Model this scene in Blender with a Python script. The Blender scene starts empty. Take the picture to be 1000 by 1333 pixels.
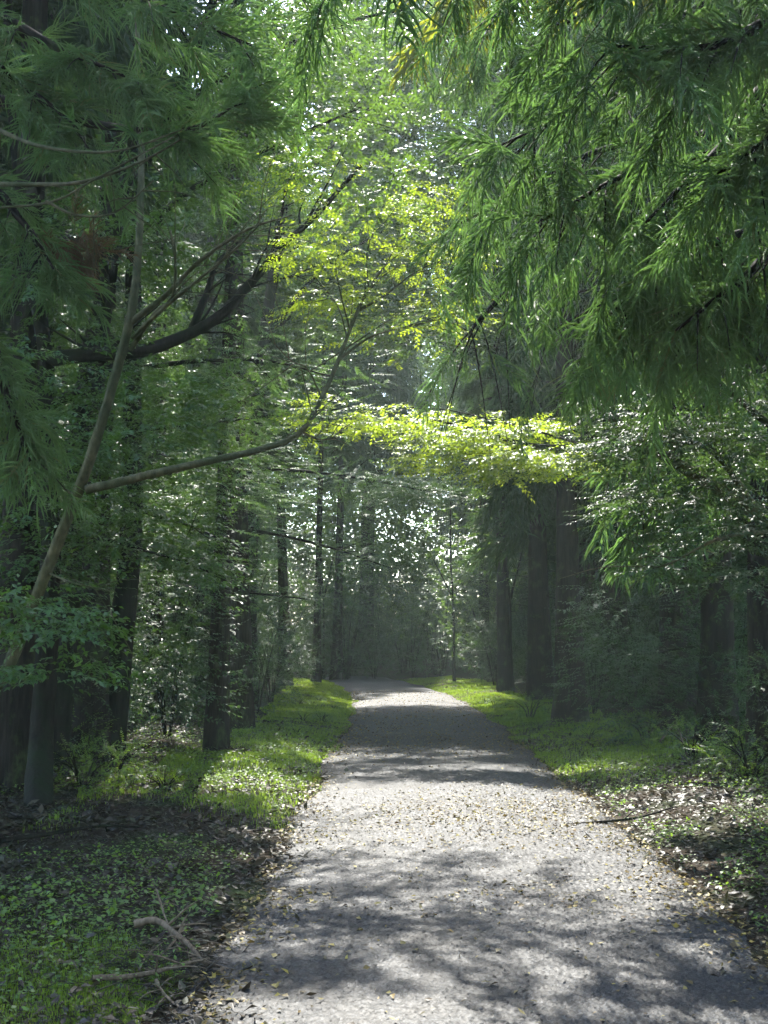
import bpy, math, random
import numpy as np
from mathutils import Vector

R = np.random.default_rng(11)
random.seed(5)
scn = bpy.context.scene
COL = scn.collection
PI = math.pi
CAM_H = 1.7
F = 1600.0
PITCH = math.atan(165 / 1600)

# ------------------------------------------------------------------ geometry of the place
def at(px, py, D):
    """world point on the sight line of a pixel at ground distance D (used to survey the place from the photo)"""
    xc, yc = (px - 500) / F, (666.5 - py) / F
    cp, sp = math.cos(PITCH), math.sin(PITCH)
    d = np.array([xc, cp - yc * sp, sp + yc * cp])
    s = D / d[1]
    return np.array([0, 0, CAM_H]) + d * s

def unit(v):
    v = np.asarray(v, float)
    return v / (np.linalg.norm(v, axis=-1, keepdims=True) + 1e-12)

def pc(y):
    """x of the path's centre line"""
    y = np.asarray(y, float)
    return 0.55 + 0.0094 * y - 0.0030 * np.clip(y - 26, 0, None) ** 2

def wave(x, y, seed=0, f=1.0):
    r = np.random.default_rng(seed)
    o = 0
    for k in range(7):
        a = r.uniform(0, 2 * PI); w = f * r.uniform(.5, 2.2); p = r.uniform(0, 6.28)
        o = o + np.sin((x * math.cos(a) + y * math.sin(a)) * w + p) / (0.6 + .4 * w / f)
    return o / 4.0

def smooth(a, b, x):
    t = np.clip((x - a) / (b - a), 0, 1)
    return t * t * (3 - 2 * t)

def half(y, side):
    return 1.5 + 0.10 * wave(y * 1.0, np.full_like(np.asarray(y, float), side * 7.3), 3, 1.6) + 0.05 * wave(y, np.full_like(np.asarray(y, float), side * 3.1), 4, 5)

def gh(x, y):
    """ground height"""
    x = np.asarray(x, float); y = np.asarray(y, float)
    s = x - pc(y)
    d = np.abs(s) - 1.5
    h = -0.03 + 0.11 * smooth(-.1, 1.0, d) + 0.22 * smooth(.8, 5, d)
    h = h + smooth(0, 1.2, d) * (0.05 * wave(x, y, 1, 1.5) + 0.022 * wave(x, y, 2, 6))
    h = h + 0.35 * smooth(4, 12, d) + 1.5 * smooth(52, 80, y)
    return h

def ground_px(px, py):
    lo, hi = 3.0, 70.0
    for _ in range(40):
        D = (lo + hi) / 2
        p = at(px, py, D)
        if p[2] > float(gh(p[0], p[1])): lo = D
        else: hi = D
    p = at(px, py, D)
    return np.array([p[0], p[1], float(gh(p[0], p[1]))])

SUN_EL = math.radians(53); SUN_AZ = math.radians(-3)      # azimuth from +Y towards +X
SUN = np.array([math.sin(SUN_AZ) * math.cos(SUN_EL), math.cos(SUN_AZ) * math.cos(SUN_EL), math.sin(SUN_EL)])

def lit_zone(p, margin=0.0):
    """True where a point would throw shade on the ground strip that stays open to the sun (foliage above it is cut away to shape the light)"""
    g = p - SUN * (p[..., 2:3] / SUN[2])
    x, y = g[..., 0], g[..., 1]
    s = x - pc(y)
    n = wave(x, y, 21, .9)
    band = wave(x * .16, y * .9, 23, 2.6) + .35 * wave(x, y, 24, 3.5)
    a = (y > 5.2 + .5 * n) & (y < 17.3 + .8 * n) & (s > -1.6 - margin + .5 * n) & (s < 1.7 + margin + .5 * n) & ((band > -.2) | (y > 8.2) & (band > -.45) | (y > 10.5) & (band > -.8))
    b = (y > 13.2) & (y < 20.5 + n) & (s > -3.0 - margin) & (s < -1.0)       # sunny verge on the left
    b = b | (y > 27) & (y < 50) & (s > -3.6) & (s < -1.0)
    c = (y > 12.0) & (y < 16.0) & (s > 1.0) & (s < 2.2 + margin + .4 * n)  # sunny patch on the right
    c = c | (y > 30) & (y < 44) & (s > 1.2) & (s < 3.4)
    d = (y > 5.0) & (y < 7.2 + .4 * n) & (s > -4.2) & (s < -1.9 + .3 * n)   # near corner on the left
    e = (y > 19.5) & (y < 46) & (s > -2.4) & (s < 1.7) & ((band > -.15) | (y > 26) & (band > -.5))
    f = (y > 50) & (y < 68) & (np.abs(x + .6) < 4.5 + n)                          # opening added beyond the bend to let sun on the far leaves
    return a | b | c | d | e | f

# openings cut in the foliage so the sun reaches these leaves: (centre, radius)
GAPS = [(at(*p[:3]), p[3]) for p in [(400, 470, 15.2, 1.1), (330, 500, 15.3, .9), (540, 632, 22, 1.0), (450, 640, 22.2, 1.2), (640, 575, 18.4, 1.3), (560, 555, 18.9, 1.1), (840, 570, 9.6, .6), (930, 640, 9.7, .5), (270, 735, 12.4, .6), (200, 700, 12.6, .6),
        (430, 385, 11.0, .6), (520, 330, 11.3, .8), (560, 0, 11.2, .9), (150, 100, 7.3, .9), (300, 60, 7.1, .8), (60, 60, 7.6, .6), (780, 300, 6.4, .6), (880, 380, 6.2, .6), (660, 220, 6.3, .6), (900, 230, 6.4, .45), (470, 790, 46, 2.6), (560, 700, 40, 1.6), (60, 420, 12.4, .5), (850, 900, 19, .6), (160, 860, 17.6, .6), (230, 640, 13.4, .5), (80, 620, 7, .3)]]
def in_gap(p):
    o = np.zeros(p.shape[:-1], bool)
    for c, r in GAPS:
        v = p - c; t = v @ SUN
        o |= (t > .9) & (np.linalg.norm(v - t[..., None] * SUN, axis=-1) < r)
    return o

def hides_stem(x, y, w):
    """the photo shows these stems unobstructed: nothing grows in front of them"""
    px = 500 + F * x / y
    return any(abs(px - a) < w + 500 / y and y < d for a, d in ((282, 18.4), (314, 23.6), (742, 24.8), (704, 31), (50, 12.2), (116, 17.5)))

# ------------------------------------------------------------------ mesh helpers
def make_mesh(name, V, T, mat, smooth_=False, quads=None):
    V = np.ascontiguousarray(V, np.float32)
    me = bpy.data.meshes.new(name)
    T = np.asarray(T, np.int32).reshape(-1, 3) if T is not None and len(T) else np.zeros((0, 3), np.int32)
    Q = np.asarray(quads, np.int32).reshape(-1, 4) if quads is not None and len(quads) else np.zeros((0, 4), np.int32)
    me.vertices.add(len(V)); me.vertices.foreach_set('co', V.ravel())
    nl = T.size + Q.size
    me.loops.add(nl); me.loops.foreach_set('vertex_index', np.concatenate([T.ravel(), Q.ravel()]).astype(np.int32))
    me.polygons.add(len(T) + len(Q))
    st = np.concatenate([np.arange(len(T)) * 3, T.size + np.arange(len(Q)) * 4]).astype(np.int32)
    me.polygons.foreach_set('loop_start', st)
    me.update(calc_edges=True)
    if smooth_:
        me.polygons.foreach_set('use_smooth', np.ones(len(T) + len(Q), bool))
    me.materials.append(mat)
    return me

def link(name, me, parent=None):
    o = bpy.data.objects.new(name, me); COL.objects.link(o)
    if parent is not None:
        o.parent = parent
    return o

def tag(o, label=None, cat=None, group=None, kind=None):
    if label: o['label'] = label
    if cat: o['category'] = cat
    if group: o['group'] = group
    if kind: o['kind'] = kind
    return o

def empty(name, loc, label, cat, group=None):
    o = bpy.data.objects.new(name, None); COL.objects.link(o)
    o.location = [float(v) for v in loc]; o.empty_display_size = .2
    return tag(o, label, cat, group)

class MB:
    """collects quads and triangles for one mesh"""
    def __init__(s): s.v = []; s.t = []; s.q = []; s.n = 0
    def add(s, V, T=None, Q=None):
        V = np.asarray(V, float)
        s.v.append(V)
        if T is not None and len(T): s.t.append(np.asarray(T) + s.n)
        if Q is not None and len(Q): s.q.append(np.asarray(Q) + s.n)
        s.n += len(V)
    def arrays(s):
        V = np.concatenate(s.v) if s.v else np.zeros((0, 3))
        T = np.concatenate(s.t) if s.t else np.zeros((0, 3), int)
        Q = np.concatenate(s.q) if s.q else np.zeros((0, 4), int)
        return V, T, Q
    def build(s, name, mat, parent=None, origin=None, smooth_=False):
        V, T, Q = s.arrays()
        if origin is not None: V = V - np.asarray(origin)
        return link(name, make_mesh(name, V, T, mat, smooth_, Q), parent)

def catmull(P, n):
    P = np.asarray(P, float)
    if len(P) == 2:
        t = np.linspace(0, 1, n)[:, None]; return P[0] * (1 - t) + P[1] * t
    E = np.vstack([2 * P[0] - P[1], P, 2 * P[-1] - P[-2]])
    u = np.linspace(0, len(P) - 1 - 1e-6, n); i = u.astype(int); f = (u - i)[:, None]
    a, b, c, d = E[i], E[i + 1], E[i + 2], E[i + 3]
    return .5 * (2 * b + (c - a) * f + (2 * a - 5 * b + 4 * c - d) * f ** 2 + (3 * b - a - 3 * c + d) * f ** 3)

def tube(mb, P, r0, r1, sides=8, n=None, bump=0.0, flare=0.0, power=1.0, seed=0):
    n = n or max(len(P) * 4, 6)
    C = catmull(P, n)
    Tn = unit(np.gradient(C, axis=0))
    u = unit(np.cross(Tn[0], [0.31, .9, .2]))
    t = np.linspace(0, 1, n)
    r = r0 + (r1 - r0) * t ** power
    if flare: r = r * (1 + flare * np.exp(-t * 14))
    rr = np.random.default_rng(seed + n * 13)
    ph = np.arange(sides) / sides * 2 * PI
    lob = rr.normal(0, 1, sides)
    rows = []
    for i in range(n):
        u = unit(u - Tn[i] * np.dot(u, Tn[i])); w = np.cross(Tn[i], u)
        k = 1 + bump * (.6 * lob * (1 + 2.0 * flare * math.exp(-t[i] * 14)) + .6 * rr.normal(0, 1, sides))
        rad = (r[i] * k)[:, None]
        rows.append(C[i] + rad * (np.cos(ph)[:, None] * u + np.sin(ph)[:, None] * w))
    V = np.concatenate(rows + [C[-1:] + Tn[-1:] * r1])
    i = np.arange(n - 1)[:, None] * sides; j = np.arange(sides)[None]; jn = (j + 1) % sides
    Q = np.stack([i + j, i + jn, i + sides + jn, i + sides + j], -1).reshape(-1, 4)
    b = (n - 1) * sides
    T = np.stack([b + np.arange(sides), b + (np.arange(sides) + 1) % sides, np.full(sides, n * sides)], -1)
    mb.add(V, T, Q)
    return C

# ------------------------------------------------------------------ leaf prototypes: (verts, tris)
def frames(d, up):
    """rows: x, y(=d), z axes as 3x3 with columns"""
    y = unit(d); x = unit(np.cross(y, up)); z = np.cross(x, y)
    return np.stack([x, y, z], -1)

def rot_axis(ax, a):
    ax = unit(ax); c, s = np.cos(a), np.sin(a)
    x, y, z = ax[..., 0], ax[..., 1], ax[..., 2]
    C = 1 - c
    return np.stack([np.stack([c + x * x * C, x * y * C - z * s, x * z * C + y * s], -1),
                     np.stack([y * x * C + z * s, c + y * y * C, y * z * C - x * s], -1),
                     np.stack([z * x * C - y * s, z * y * C + x * s, c + z * z * C], -1)], -2)

def place(protos, M, S, Tr, which=None, rng=R):
    """copies of prototypes merged into one (V, T) pair: M (k,3,3), S (k,), Tr (k,3)"""
    k = len(Tr)
    which = rng.integers(0, len(protos), k) if which is None else which
    VV, TT, n = [], [], 0
    for i, (V, T) in enumerate(protos):
        m = np.nonzero(which == i)[0]
        if not len(m): continue
        W = np.einsum('kij,nj->kni', M[m] * np.asarray(S)[m][:, None, None], V) + Tr[m][:, None, :]
        VV.append(W.reshape(-1, 3))
        TT.append((T[None] + (n + np.arange(len(m))[:, None, None] * len(V))).reshape(-1, 3))
        n += len(m) * len(V)
    if not VV: return np.zeros((0, 3)), np.zeros((0, 3), int)
    return np.concatenate(VV), np.concatenate(TT)

def cord(base, d, L, w, bend, rng, lod):
    """one shoot of cedar foliage: a tapering cord set with short needles; d start direction, bend = acceleration vector"""
    nseg = (7, 3, 2)[lod]
    t = np.linspace(0, 1, nseg + 1)[:, None]
    C = base + d * L * t + bend * L * t ** 2
    Tn = unit(np.gradient(C, axis=0))
    a = rng.uniform(0, PI)
    s = unit(np.cross(Tn, [math.cos(a), math.sin(a), .3])); s2 = np.cross(Tn, s)
    V, T = [], []
    prof = (np.sin(np.clip(t * 1.02 + .10, 0, 1) * PI) ** .5 * .55 + .45 * (1 - t)) * w
    for k, side in enumerate((s, s2) if lod < 2 else (s,)):
        o = len(V) and sum(len(x) for x in V)
        wd = prof * (.38 if lod == 0 else .8)
        V.append(np.concatenate([C - side * wd, C + side * wd]))
        i = np.arange(nseg); n = nseg + 1
        T.append(np.concatenate([np.stack([i, i + 1, i + n], -1), np.stack([i + 1, i + n + 1, i + n], -1)]) + o)
    if lod == 0:
        m = max(12, int(L / .008))
        tt = np.sort(rng.uniform(.02, 1, m)); idx = tt * nseg; ii = np.clip(idx.astype(int), 0, nseg - 1); f = (idx - ii)[:, None]
        B = C[ii] * (1 - f) + C[ii + 1] * f
        ang = rng.uniform(0, 2 * PI, m)[:, None]
        out = np.cos(ang) * s[ii] + np.sin(ang) * s2[ii]
        nd = unit(Tn[ii] * .9 + out * .75)
        pl = np.interp(tt, t[:, 0], prof[:, 0])[:, None]
        ln = pl * 1.6
        sd = unit(np.cross(nd, out)) * pl * .24
        o = sum(len(x) for x in V)
        V.append(np.stack([B - sd, B + sd, B + nd * ln], 1).reshape(-1, 3))
        T.append(o + np.arange(m * 3).reshape(-1, 3))
    return np.concatenate(V), np.concatenate(T)

def cedar_hand(rng, lod, n=15, L=.32, w=.0145, droop=.35):
    """a spray of cords round a short axis along +Y"""
    V, T, k = [], [], 0
    def put(vt):
        nonlocal k
        V.append(vt[0]); T.append(vt[1] + k); k += len(vt[0])
    ax_b = np.array([0, 0, -.12])
    put(cord(np.zeros(3), np.array([0, 1., 0]), L, w, ax_b, rng, lod))
    for i in range(n):
        t = (i + rng.uniform(0, 1)) / n * .95
        b = np.array([0, 1., 0]) * L * t + ax_b * L * t * t
        side = (1, -1)[i % 2]
        a = side * math.radians(rng.uniform(28, 62)); e = math.radians(rng.normal(0, 22))
        d = np.array([math.sin(a) * math.cos(e), math.cos(a), math.sin(e)])
        ll = L * rng.uniform(.35, .8) * (1.05 - .5 * t)
        bend = np.array([-math.sin(a) * .35, .28, -droop * rng.uniform(.2, 1.2)])
        put(cord(b, d, ll, w * rng.uniform(.8, 1.1), bend, rng, lod))
    return np.concatenate(V), np.concatenate(T)

def leaf_verts(w, curl=.1):
    V = np.array([[0, 0, 0], [-w, .42, .07], [w, .42, .07], [0, 1, -curl], [0, .45, 0]])
    T = np.array([[0, 4, 1], [0, 2, 4], [4, 3, 1], [4, 2, 3]])
    return V, T

def leaf_twig(rng, n=9, L=.30, size=.07, w=.27, stem=.002):
    """a twig lying along +Y with alternate leaves held nearly flat"""
    V, T, k = [], [], 0
    sw = np.array([[-stem, 0, 0], [stem, 0, 0], [0, L, -.03 * L]])
    V.append(sw); T.append(np.array([[0, 1, 2]])); k = 3
    for i in range(n):
        t = (i + .5) / n
        side = (1, -1)[i % 2]
        a = side * math.radians(rng.uniform(30, 68)) if i < n - 1 else 0
        d = np.array([math.sin(a), math.cos(a), rng.normal(-.12, .16)])
        M = frames(d, np.array([rng.normal(0, .28), rng.normal(0, .2), 1]))
        lv, lt = leaf_verts(w * rng.uniform(.85, 1.1), rng.uniform(.02, .2))
        s = size * rng.uniform(.7, 1.15) * (1.1 - .35 * t)
        V.append((M @ (lv * s).T).T + np.array([0, L * t, -.03 * L * t])); T.append(lt + k); k += 5
    return np.concatenate(V), np.concatenate(T)

HAND0 = [cedar_hand(R, 0, n=20, L=.31) for _ in range(7)]
HAND0D = [cedar_hand(R, 0, n=19, L=.33, droop=.75) for _ in range(7)]
HAND1 = [cedar_hand(R, 1, n=17, L=.38, w=.016, droop=.6) for _ in range(5)]
HAND2 = [cedar_hand(R, 2, n=15, L=.75, w=.028, droop=.7) for _ in range(5)]
TWIG = [leaf_twig(R) for _ in range(6)]
TWIG_NARROW = [leaf_twig(R, n=13, L=.30, size=.055, w=.19) for _ in range(6)]
TWIG_SMALL = [leaf_twig(R, n=10, L=.22, size=.042, w=.26) for _ in range(6)]
TWIG_FIR = [leaf_twig(R, n=20, L=.26, size=.036, w=.15) for _ in range(6)]
TWIG_FAR = [leaf_twig(R, n=7, L=.42, size=.13, w=.27) for _ in range(5)]

# ------------------------------------------------------------------ materials
def nodes(name):
    m = bpy.data.materials.new(name); m.use_nodes = True
    nt = m.node_tree; nt.nodes.clear()
    return m, nt, nt.nodes.new, nt.links.new

def leaf_mat(name, dark, light, trans, tfac=.4, rough=.42, spec=.5, vary=.10, dead=0):
    m, nt, N, L = nodes(name)
    g = N('ShaderNodeNewGeometry'); oi = N('ShaderNodeObjectInfo')
    tc = N('ShaderNodeTexCoord')
    nz = N('ShaderNodeTexNoise'); nz.inputs['Scale'].default_value = 1.7; nz.inputs['Detail'].default_value = 1
    L(tc.outputs['Object'], nz.inputs['Vector'])
    mul = N('ShaderNodeMath'); mul.operation = 'MULTIPLY_ADD'
    L(g.outputs['Random Per Island'], mul.inputs[0]); mul.inputs[1].default_value = .7
    sc = N('ShaderNodeMath'); sc.operation = 'MULTIPLY_ADD'; L(nz.outputs['Fac'], sc.inputs[0]); sc.inputs[1].default_value = 1.1; sc.inputs[2].default_value = -.42
    L(sc.outputs[0], mul.inputs[2])
    mix = N('ShaderNodeMix'); mix.data_type = 'RGBA'; mix.clamp_factor = True
    L(mul.outputs[0], mix.inputs['Factor'])
    mix.inputs['A'].default_value = (*dark, 1); mix.inputs['B'].default_value = (*light, 1)
    hs = N('ShaderNodeHueSaturation')
    hv = N('ShaderNodeMath'); hv.operation = 'MULTIPLY_ADD'; L(oi.outputs['Random'], hv.inputs[0]); hv.inputs[1].default_value = .03; hv.inputs[2].default_value = .485
    vv = N('ShaderNodeMath'); vv.operation = 'MULTIPLY_ADD'; L(oi.outputs['Random'], vv.inputs[0]); vv.inputs[1].default_value = vary * 2; vv.inputs[2].default_value = 1 - vary
    L(hv.outputs[0], hs.inputs['Hue']); L(vv.outputs[0], hs.inputs['Value']); L(mix.outputs['Result'], hs.inputs['Color'])
    p = N('ShaderNodeBsdfPrincipled'); L(hs.outputs['Color'], p.inputs['Base Color'])
    p.inputs['Roughness'].default_value = rough; p.inputs['Specular IOR Level'].default_value = spec
    if dead:                                                          # odd browned shoots
        gt = N('ShaderNodeMath'); gt.operation = 'GREATER_THAN'; gt.inputs[1].default_value = 1 - dead; L(g.outputs['Random Per Island'], gt.inputs[0])
        md = N('ShaderNodeMix'); md.data_type = 'RGBA'; L(gt.outputs[0], md.inputs['Factor']); L(hs.outputs['Color'], md.inputs['A']); md.inputs['B'].default_value = (.13, .085, .04, 1)
        L(md.outputs['Result'], p.inputs['Base Color'])
    t = N('ShaderNodeBsdfTranslucent')
    mt = N('ShaderNodeMix'); mt.data_type = 'RGBA'; L(mul.outputs[0], mt.inputs['Factor']); mt.clamp_factor = True
    mt.inputs['A'].default_value = (*[c * .7 for c in trans], 1); mt.inputs['B'].default_value = (*trans, 1)
    L(mt.outputs['Result'], t.inputs['Color'])
    ms = N('ShaderNodeMixShader'); ms.inputs['Fac'].default_value = tfac
    L(p.outputs[0], ms.inputs[1]); L(t.outputs[0], ms.inputs[2])
    out = N('ShaderNodeOutputMaterial'); L(ms.outputs[0], out.inputs['Surface'])
    return m

def bark_mat(name, a, b, moss=(.05, .075, .025), moss_amt=.4, zscale=.12, fine=26, bump=.6):
    m, nt, N, L = nodes(name)
    tc = N('ShaderNodeTexCoord'); mp = N('ShaderNodeMapping'); mp.inputs['Scale'].default_value = (1, 1, zscale)
    L(tc.outputs['Object'], mp.inputs['Vector'])
    n1 = N('ShaderNodeTexNoise'); n1.inputs['Scale'].default_value = fine; n1.inputs['Detail'].default_value = 6; n1.inputs['Roughness'].default_value = .65
    L(mp.outputs[0], n1.inputs['Vector'])
    cr = N('ShaderNodeValToRGB'); cr.color_ramp.elements[0].position = .35; cr.color_ramp.elements[1].position = .68
    cr.color_ramp.elements[0].color = (*a, 1); cr.color_ramp.elements[1].color = (*b, 1)
    L(n1.outputs['Fac'], cr.inputs['Fac'])
    n2 = N('ShaderNodeTexNoise'); n2.inputs['Scale'].default_value = 2.6; n2.inputs['Detail'].default_value = 5; n2.inputs['Roughness'].default_value = .7
    L(tc.outputs['Object'], n2.inputs['Vector'])
    r2 = N('ShaderNodeValToRGB'); r2.color_ramp.elements[0].position = .62 - moss_amt * .35; r2.color_ramp.elements[1].position = .80 - moss_amt * .25
    L(n2.outputs['Fac'], r2.inputs['Fac'])
    mix = N('ShaderNodeMix'); mix.data_type = 'RGBA'; L(r2.outputs['Color'], mix.inputs['Factor']); L(cr.outputs['Color'], mix.inputs['A']); mix.inputs['B'].default_value = (*moss, 1)
    p = N('ShaderNodeBsdfPrincipled'); L(mix.outputs['Result'], p.inputs['Base Color']); p.inputs['Roughness'].default_value = .85
    p.inputs['Specular IOR Level'].default_value = .06
    bp = N('ShaderNodeBump'); bp.inputs['Strength'].default_value = bump; bp.inputs['Distance'].default_value = .02
    L(n1.outputs['Fac'], bp.inputs['Height']); L(bp.outputs[0], p.inputs['Normal'])
    out = N('ShaderNodeOutputMaterial'); L(p.outputs[0], out.inputs['Surface'])
    return m

def path_mat():
    m, nt, N, L = nodes('gravelly tarmac')
    tc = N('ShaderNodeTexCoord')
    v = N('ShaderNodeTexVoronoi'); v.inputs['Scale'].default_value = 100; L(tc.outputs['Object'], v.inputs['Vector'])
    bw = N('ShaderNodeRGBToBW'); L(v.outputs['Color'], bw.inputs[0])
    cr = N('ShaderNodeValToRGB')
    e = cr.color_ramp.elements; e[0].position = .15; e[0].color = (.006, .006, .006, 1); e[1].position = .92; e[1].color = (.054, .056, .057, 1)
    x = cr.color_ramp.elements.new(.55); x.color = (.015, .0155, .016, 1)
    L(bw.outputs[0], cr.inputs['Fac'])
    n = N('ShaderNodeTexNoise'); n.inputs['Scale'].default_value = 1.1; n.inputs['Detail'].default_value = 6; n.inputs['Roughness'].default_value = .65; L(tc.outputs['Object'], n.inputs['Vector'])
    r2 = N('ShaderNodeValToRGB'); r2.color_ramp.elements[0].position = .50; r2.color_ramp.elements[1].position = .72
    r2.color_ramp.elements[0].color = (0, 0, 0, 1); r2.color_ramp.elements[1].color = (.6, .6, .6, 1)
    L(n.outputs['Fac'], r2.inputs['Fac'])
    mix = N('ShaderNodeMix'); mix.data_type = 'RGBA'; L(r2.outputs['Color'], mix.inputs['Factor']); L(cr.outputs['Color'], mix.inputs['A']); mix.inputs['B'].default_value = (.030, .026, .020, 1)
    mp = N('ShaderNodeMapping'); mp.inputs['Scale'].default_value = (1.6, .22, 1); L(tc.outputs['Object'], mp.inputs['Vector'])
    ws = N('ShaderNodeTexNoise'); ws.inputs['Scale'].default_value = 1.3; ws.inputs['Detail'].default_value = 4; L(mp.outputs[0], ws.inputs['Vector'])
    wr = N('ShaderNodeMapRange'); wr.inputs['From Min'].default_value = .3; wr.inputs['From Max'].default_value = .7; wr.inputs['To Min'].default_value = .62; wr.inputs['To Max'].default_value = 1.25; L(ws.outputs['Fac'], wr.inputs['Value'])
    wm = N('ShaderNodeMix'); wm.data_type = 'RGBA'; wm.blend_type = 'MULTIPLY'; wm.inputs['Factor'].default_value = 1; L(mix.outputs['Result'], wm.inputs['A']); L(wr.outputs[0], wm.inputs['B'])
    p = N('ShaderNodeBsdfPrincipled'); L(wm.outputs['Result'], p.inputs['Base Color'])
    p.inputs['Roughness'].default_value = .6; p.inputs['Specular IOR Level'].default_value = .2
    bp = N('ShaderNodeBump'); bp.inputs['Strength'].default_value = .7; bp.inputs['Distance'].default_value = .006
    L(bw.outputs[0], bp.inputs['Height']); L(bp.outputs[0], p.inputs['Normal'])
    out = N('ShaderNodeOutputMaterial'); L(p.outputs[0], out.inputs['Surface'])
    return m

def soil_mat():
    m, nt, N, L = nodes('forest soil')
    tc = N('ShaderNodeTexCoord')
    n1 = N('ShaderNodeTexNoise'); n1.inputs['Scale'].default_value = 14; n1.inputs['Detail'].default_value = 8; n1.inputs['Roughness'].default_value = .7; L(tc.outputs['Object'], n1.inputs['Vector'])
    cr = N('ShaderNodeValToRGB'); e = cr.color_ramp.elements
    e[0].position = .33; e[0].color = (.010, .008, .006, 1); e[1].position = .72; e[1].color = (.045, .034, .023, 1)
    L(n1.outputs['Fac'], cr.inputs['Fac'])
    n2 = N('ShaderNodeTexNoise'); n2.inputs['Scale'].default_value = .8; n2.inputs['Detail'].default_value = 5; L(tc.outputs['Object'], n2.inputs['Vector'])
    r2 = N('ShaderNodeValToRGB'); r2.color_ramp.elements[0].position = .48; r2.color_ramp.elements[1].position = .66; L(n2.outputs['Fac'], r2.inputs['Fac'])
    mix = N('ShaderNodeMix'); mix.data_type = 'RGBA'; L(r2.outputs['Color'], mix.inputs['Factor']); L(cr.outputs['Color'], mix.inputs['A']); mix.inputs['B'].default_value = (.020, .032, .011, 1)
    p = N('ShaderNodeBsdfPrincipled'); L(mix.outputs['Result'], p.inputs['Base Color']); p.inputs['Roughness'].default_value = .9; p.inputs['Specular IOR Level'].default_value = .05
    bp = N('ShaderNodeBump'); bp.inputs['Strength'].default_value = .8; bp.inputs['Distance'].default_value = .03
    L(n1.outputs['Fac'], bp.inputs['Height']); L(bp.outputs[0], p.inputs['Normal'])
    out = N('ShaderNodeOutputMaterial'); L(p.outputs[0], out.inputs['Surface'])
    return m

def litter_mat(name, cols, tfac=.25, rough=.5):
    m, nt, N, L = nodes(name)
    g = N('ShaderNodeNewGeometry'); cr = N('ShaderNodeValToRGB'); cr.color_ramp.interpolation = 'LINEAR'
    e = cr.color_ramp.elements
    for i, c in enumerate(cols):
        pos = i / (len(cols) - 1)
        if i == 0: x = e[0]
        elif i == len(cols) - 1: x = e[-1]
        else: x = e.new(pos)
        x.position = pos; x.color = (*c, 1)
    L(g.outputs['Random Per Island'], cr.inputs['Fac'])
    p = N('ShaderNodeBsdfPrincipled'); L(cr.outputs['Color'], p.inputs['Base Color']); p.inputs['Roughness'].default_value = rough; p.inputs['Specular IOR Level'].default_value = .22
    t = N('ShaderNodeBsdfTranslucent'); L(cr.outputs['Color'], t.inputs['Color'])
    ms = N('ShaderNodeMixShader'); ms.inputs['Fac'].default_value = tfac; L(p.outputs[0], ms.inputs[1]); L(t.outputs[0], ms.inputs[2])
    out = N('ShaderNodeOutputMaterial'); L(ms.outputs[0], out.inputs['Surface'])
    return m

M = dict(
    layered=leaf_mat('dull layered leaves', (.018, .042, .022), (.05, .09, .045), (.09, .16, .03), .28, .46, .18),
    cedar_backlit=leaf_mat('backlit yellow cedar needles', (.07, .11, .02), (.13, .16, .03), (.36, .40, .03), .5, .5, .4),  # copy of the cedar needles with yellow backlight put into the colour
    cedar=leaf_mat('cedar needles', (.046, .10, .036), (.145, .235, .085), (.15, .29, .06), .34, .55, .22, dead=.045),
    cedar_far=leaf_mat('cedar needles in the wood', (.016, .038, .018), (.038, .075, .032), (.07, .135, .025), .33, .6, .12),  # darker copy of the cedar needles, the wood's shade put into the colour
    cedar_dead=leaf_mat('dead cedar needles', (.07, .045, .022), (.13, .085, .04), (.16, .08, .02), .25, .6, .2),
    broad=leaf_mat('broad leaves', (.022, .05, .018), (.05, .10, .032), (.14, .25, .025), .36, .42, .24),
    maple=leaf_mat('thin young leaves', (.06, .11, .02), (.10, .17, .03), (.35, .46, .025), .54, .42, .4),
    fir=leaf_mat('flat fir needles', (.03, .07, .032), (.065, .125, .055), (.12, .22, .04), .34, .5, .18),
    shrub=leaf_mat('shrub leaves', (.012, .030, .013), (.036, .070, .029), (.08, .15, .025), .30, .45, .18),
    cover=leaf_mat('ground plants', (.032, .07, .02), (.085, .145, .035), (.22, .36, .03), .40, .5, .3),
    grass=leaf_mat('grass blades', (.052, .10, .018), (.12, .185, .034), (.29, .43, .035), .46, .5, .15),
    bark=bark_mat('cedar bark', (.006, .005, .004), (.026, .021, .016), moss_amt=.25),
    bark_dark=bark_mat('dark mossy bark', (.005, .0045, .0035), (.020, .017, .013), moss=(.010, .016, .006), moss_amt=.5),
    bark_pale=bark_mat('smooth pale bark', (.034, .031, .018), (.14, .125, .07), moss=(.035, .046, .018), moss_amt=.7, zscale=.5, fine=18, bump=.9),
    deadwood=bark_mat('bare dead wood', (.05, .037, .024), (.16, .122, .085), moss_amt=.1, zscale=.5, fine=30, bump=.3),
    path=path_mat(), soil=soil_mat(),
    litter=litter_mat('leaf litter', [(.010, .008, .006), (.022, .017, .012), (.036, .027, .016), (.022, .03, .010), (.055, .042, .024), (.014, .011, .008)], .15, .5),
    fallen=litter_mat('fallen leaves', [(.03, .02, .012), (.06, .04, .02), (.16, .11, .03), (.05, .045, .02), (.25, .20, .04), (.035, .025, .015)], .25, .5),
)

# ------------------------------------------------------------------ ground and path
def grid_mesh(name, xs, ys, zf, mat):
    X, Y = np.meshgrid(xs, ys); Z = zf(X, Y)
    V = np.stack([X, Y, Z], -1).reshape(-1, 3)
    nx = len(xs); i = (np.arange(len(ys) - 1)[:, None] * nx + np.arange(nx - 1)[None])
    Q = np.stack([i, i + 1, i + nx + 1, i + nx], -1).reshape(-1, 4)
    return make_mesh(name, V, None, mat, True, Q)

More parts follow.
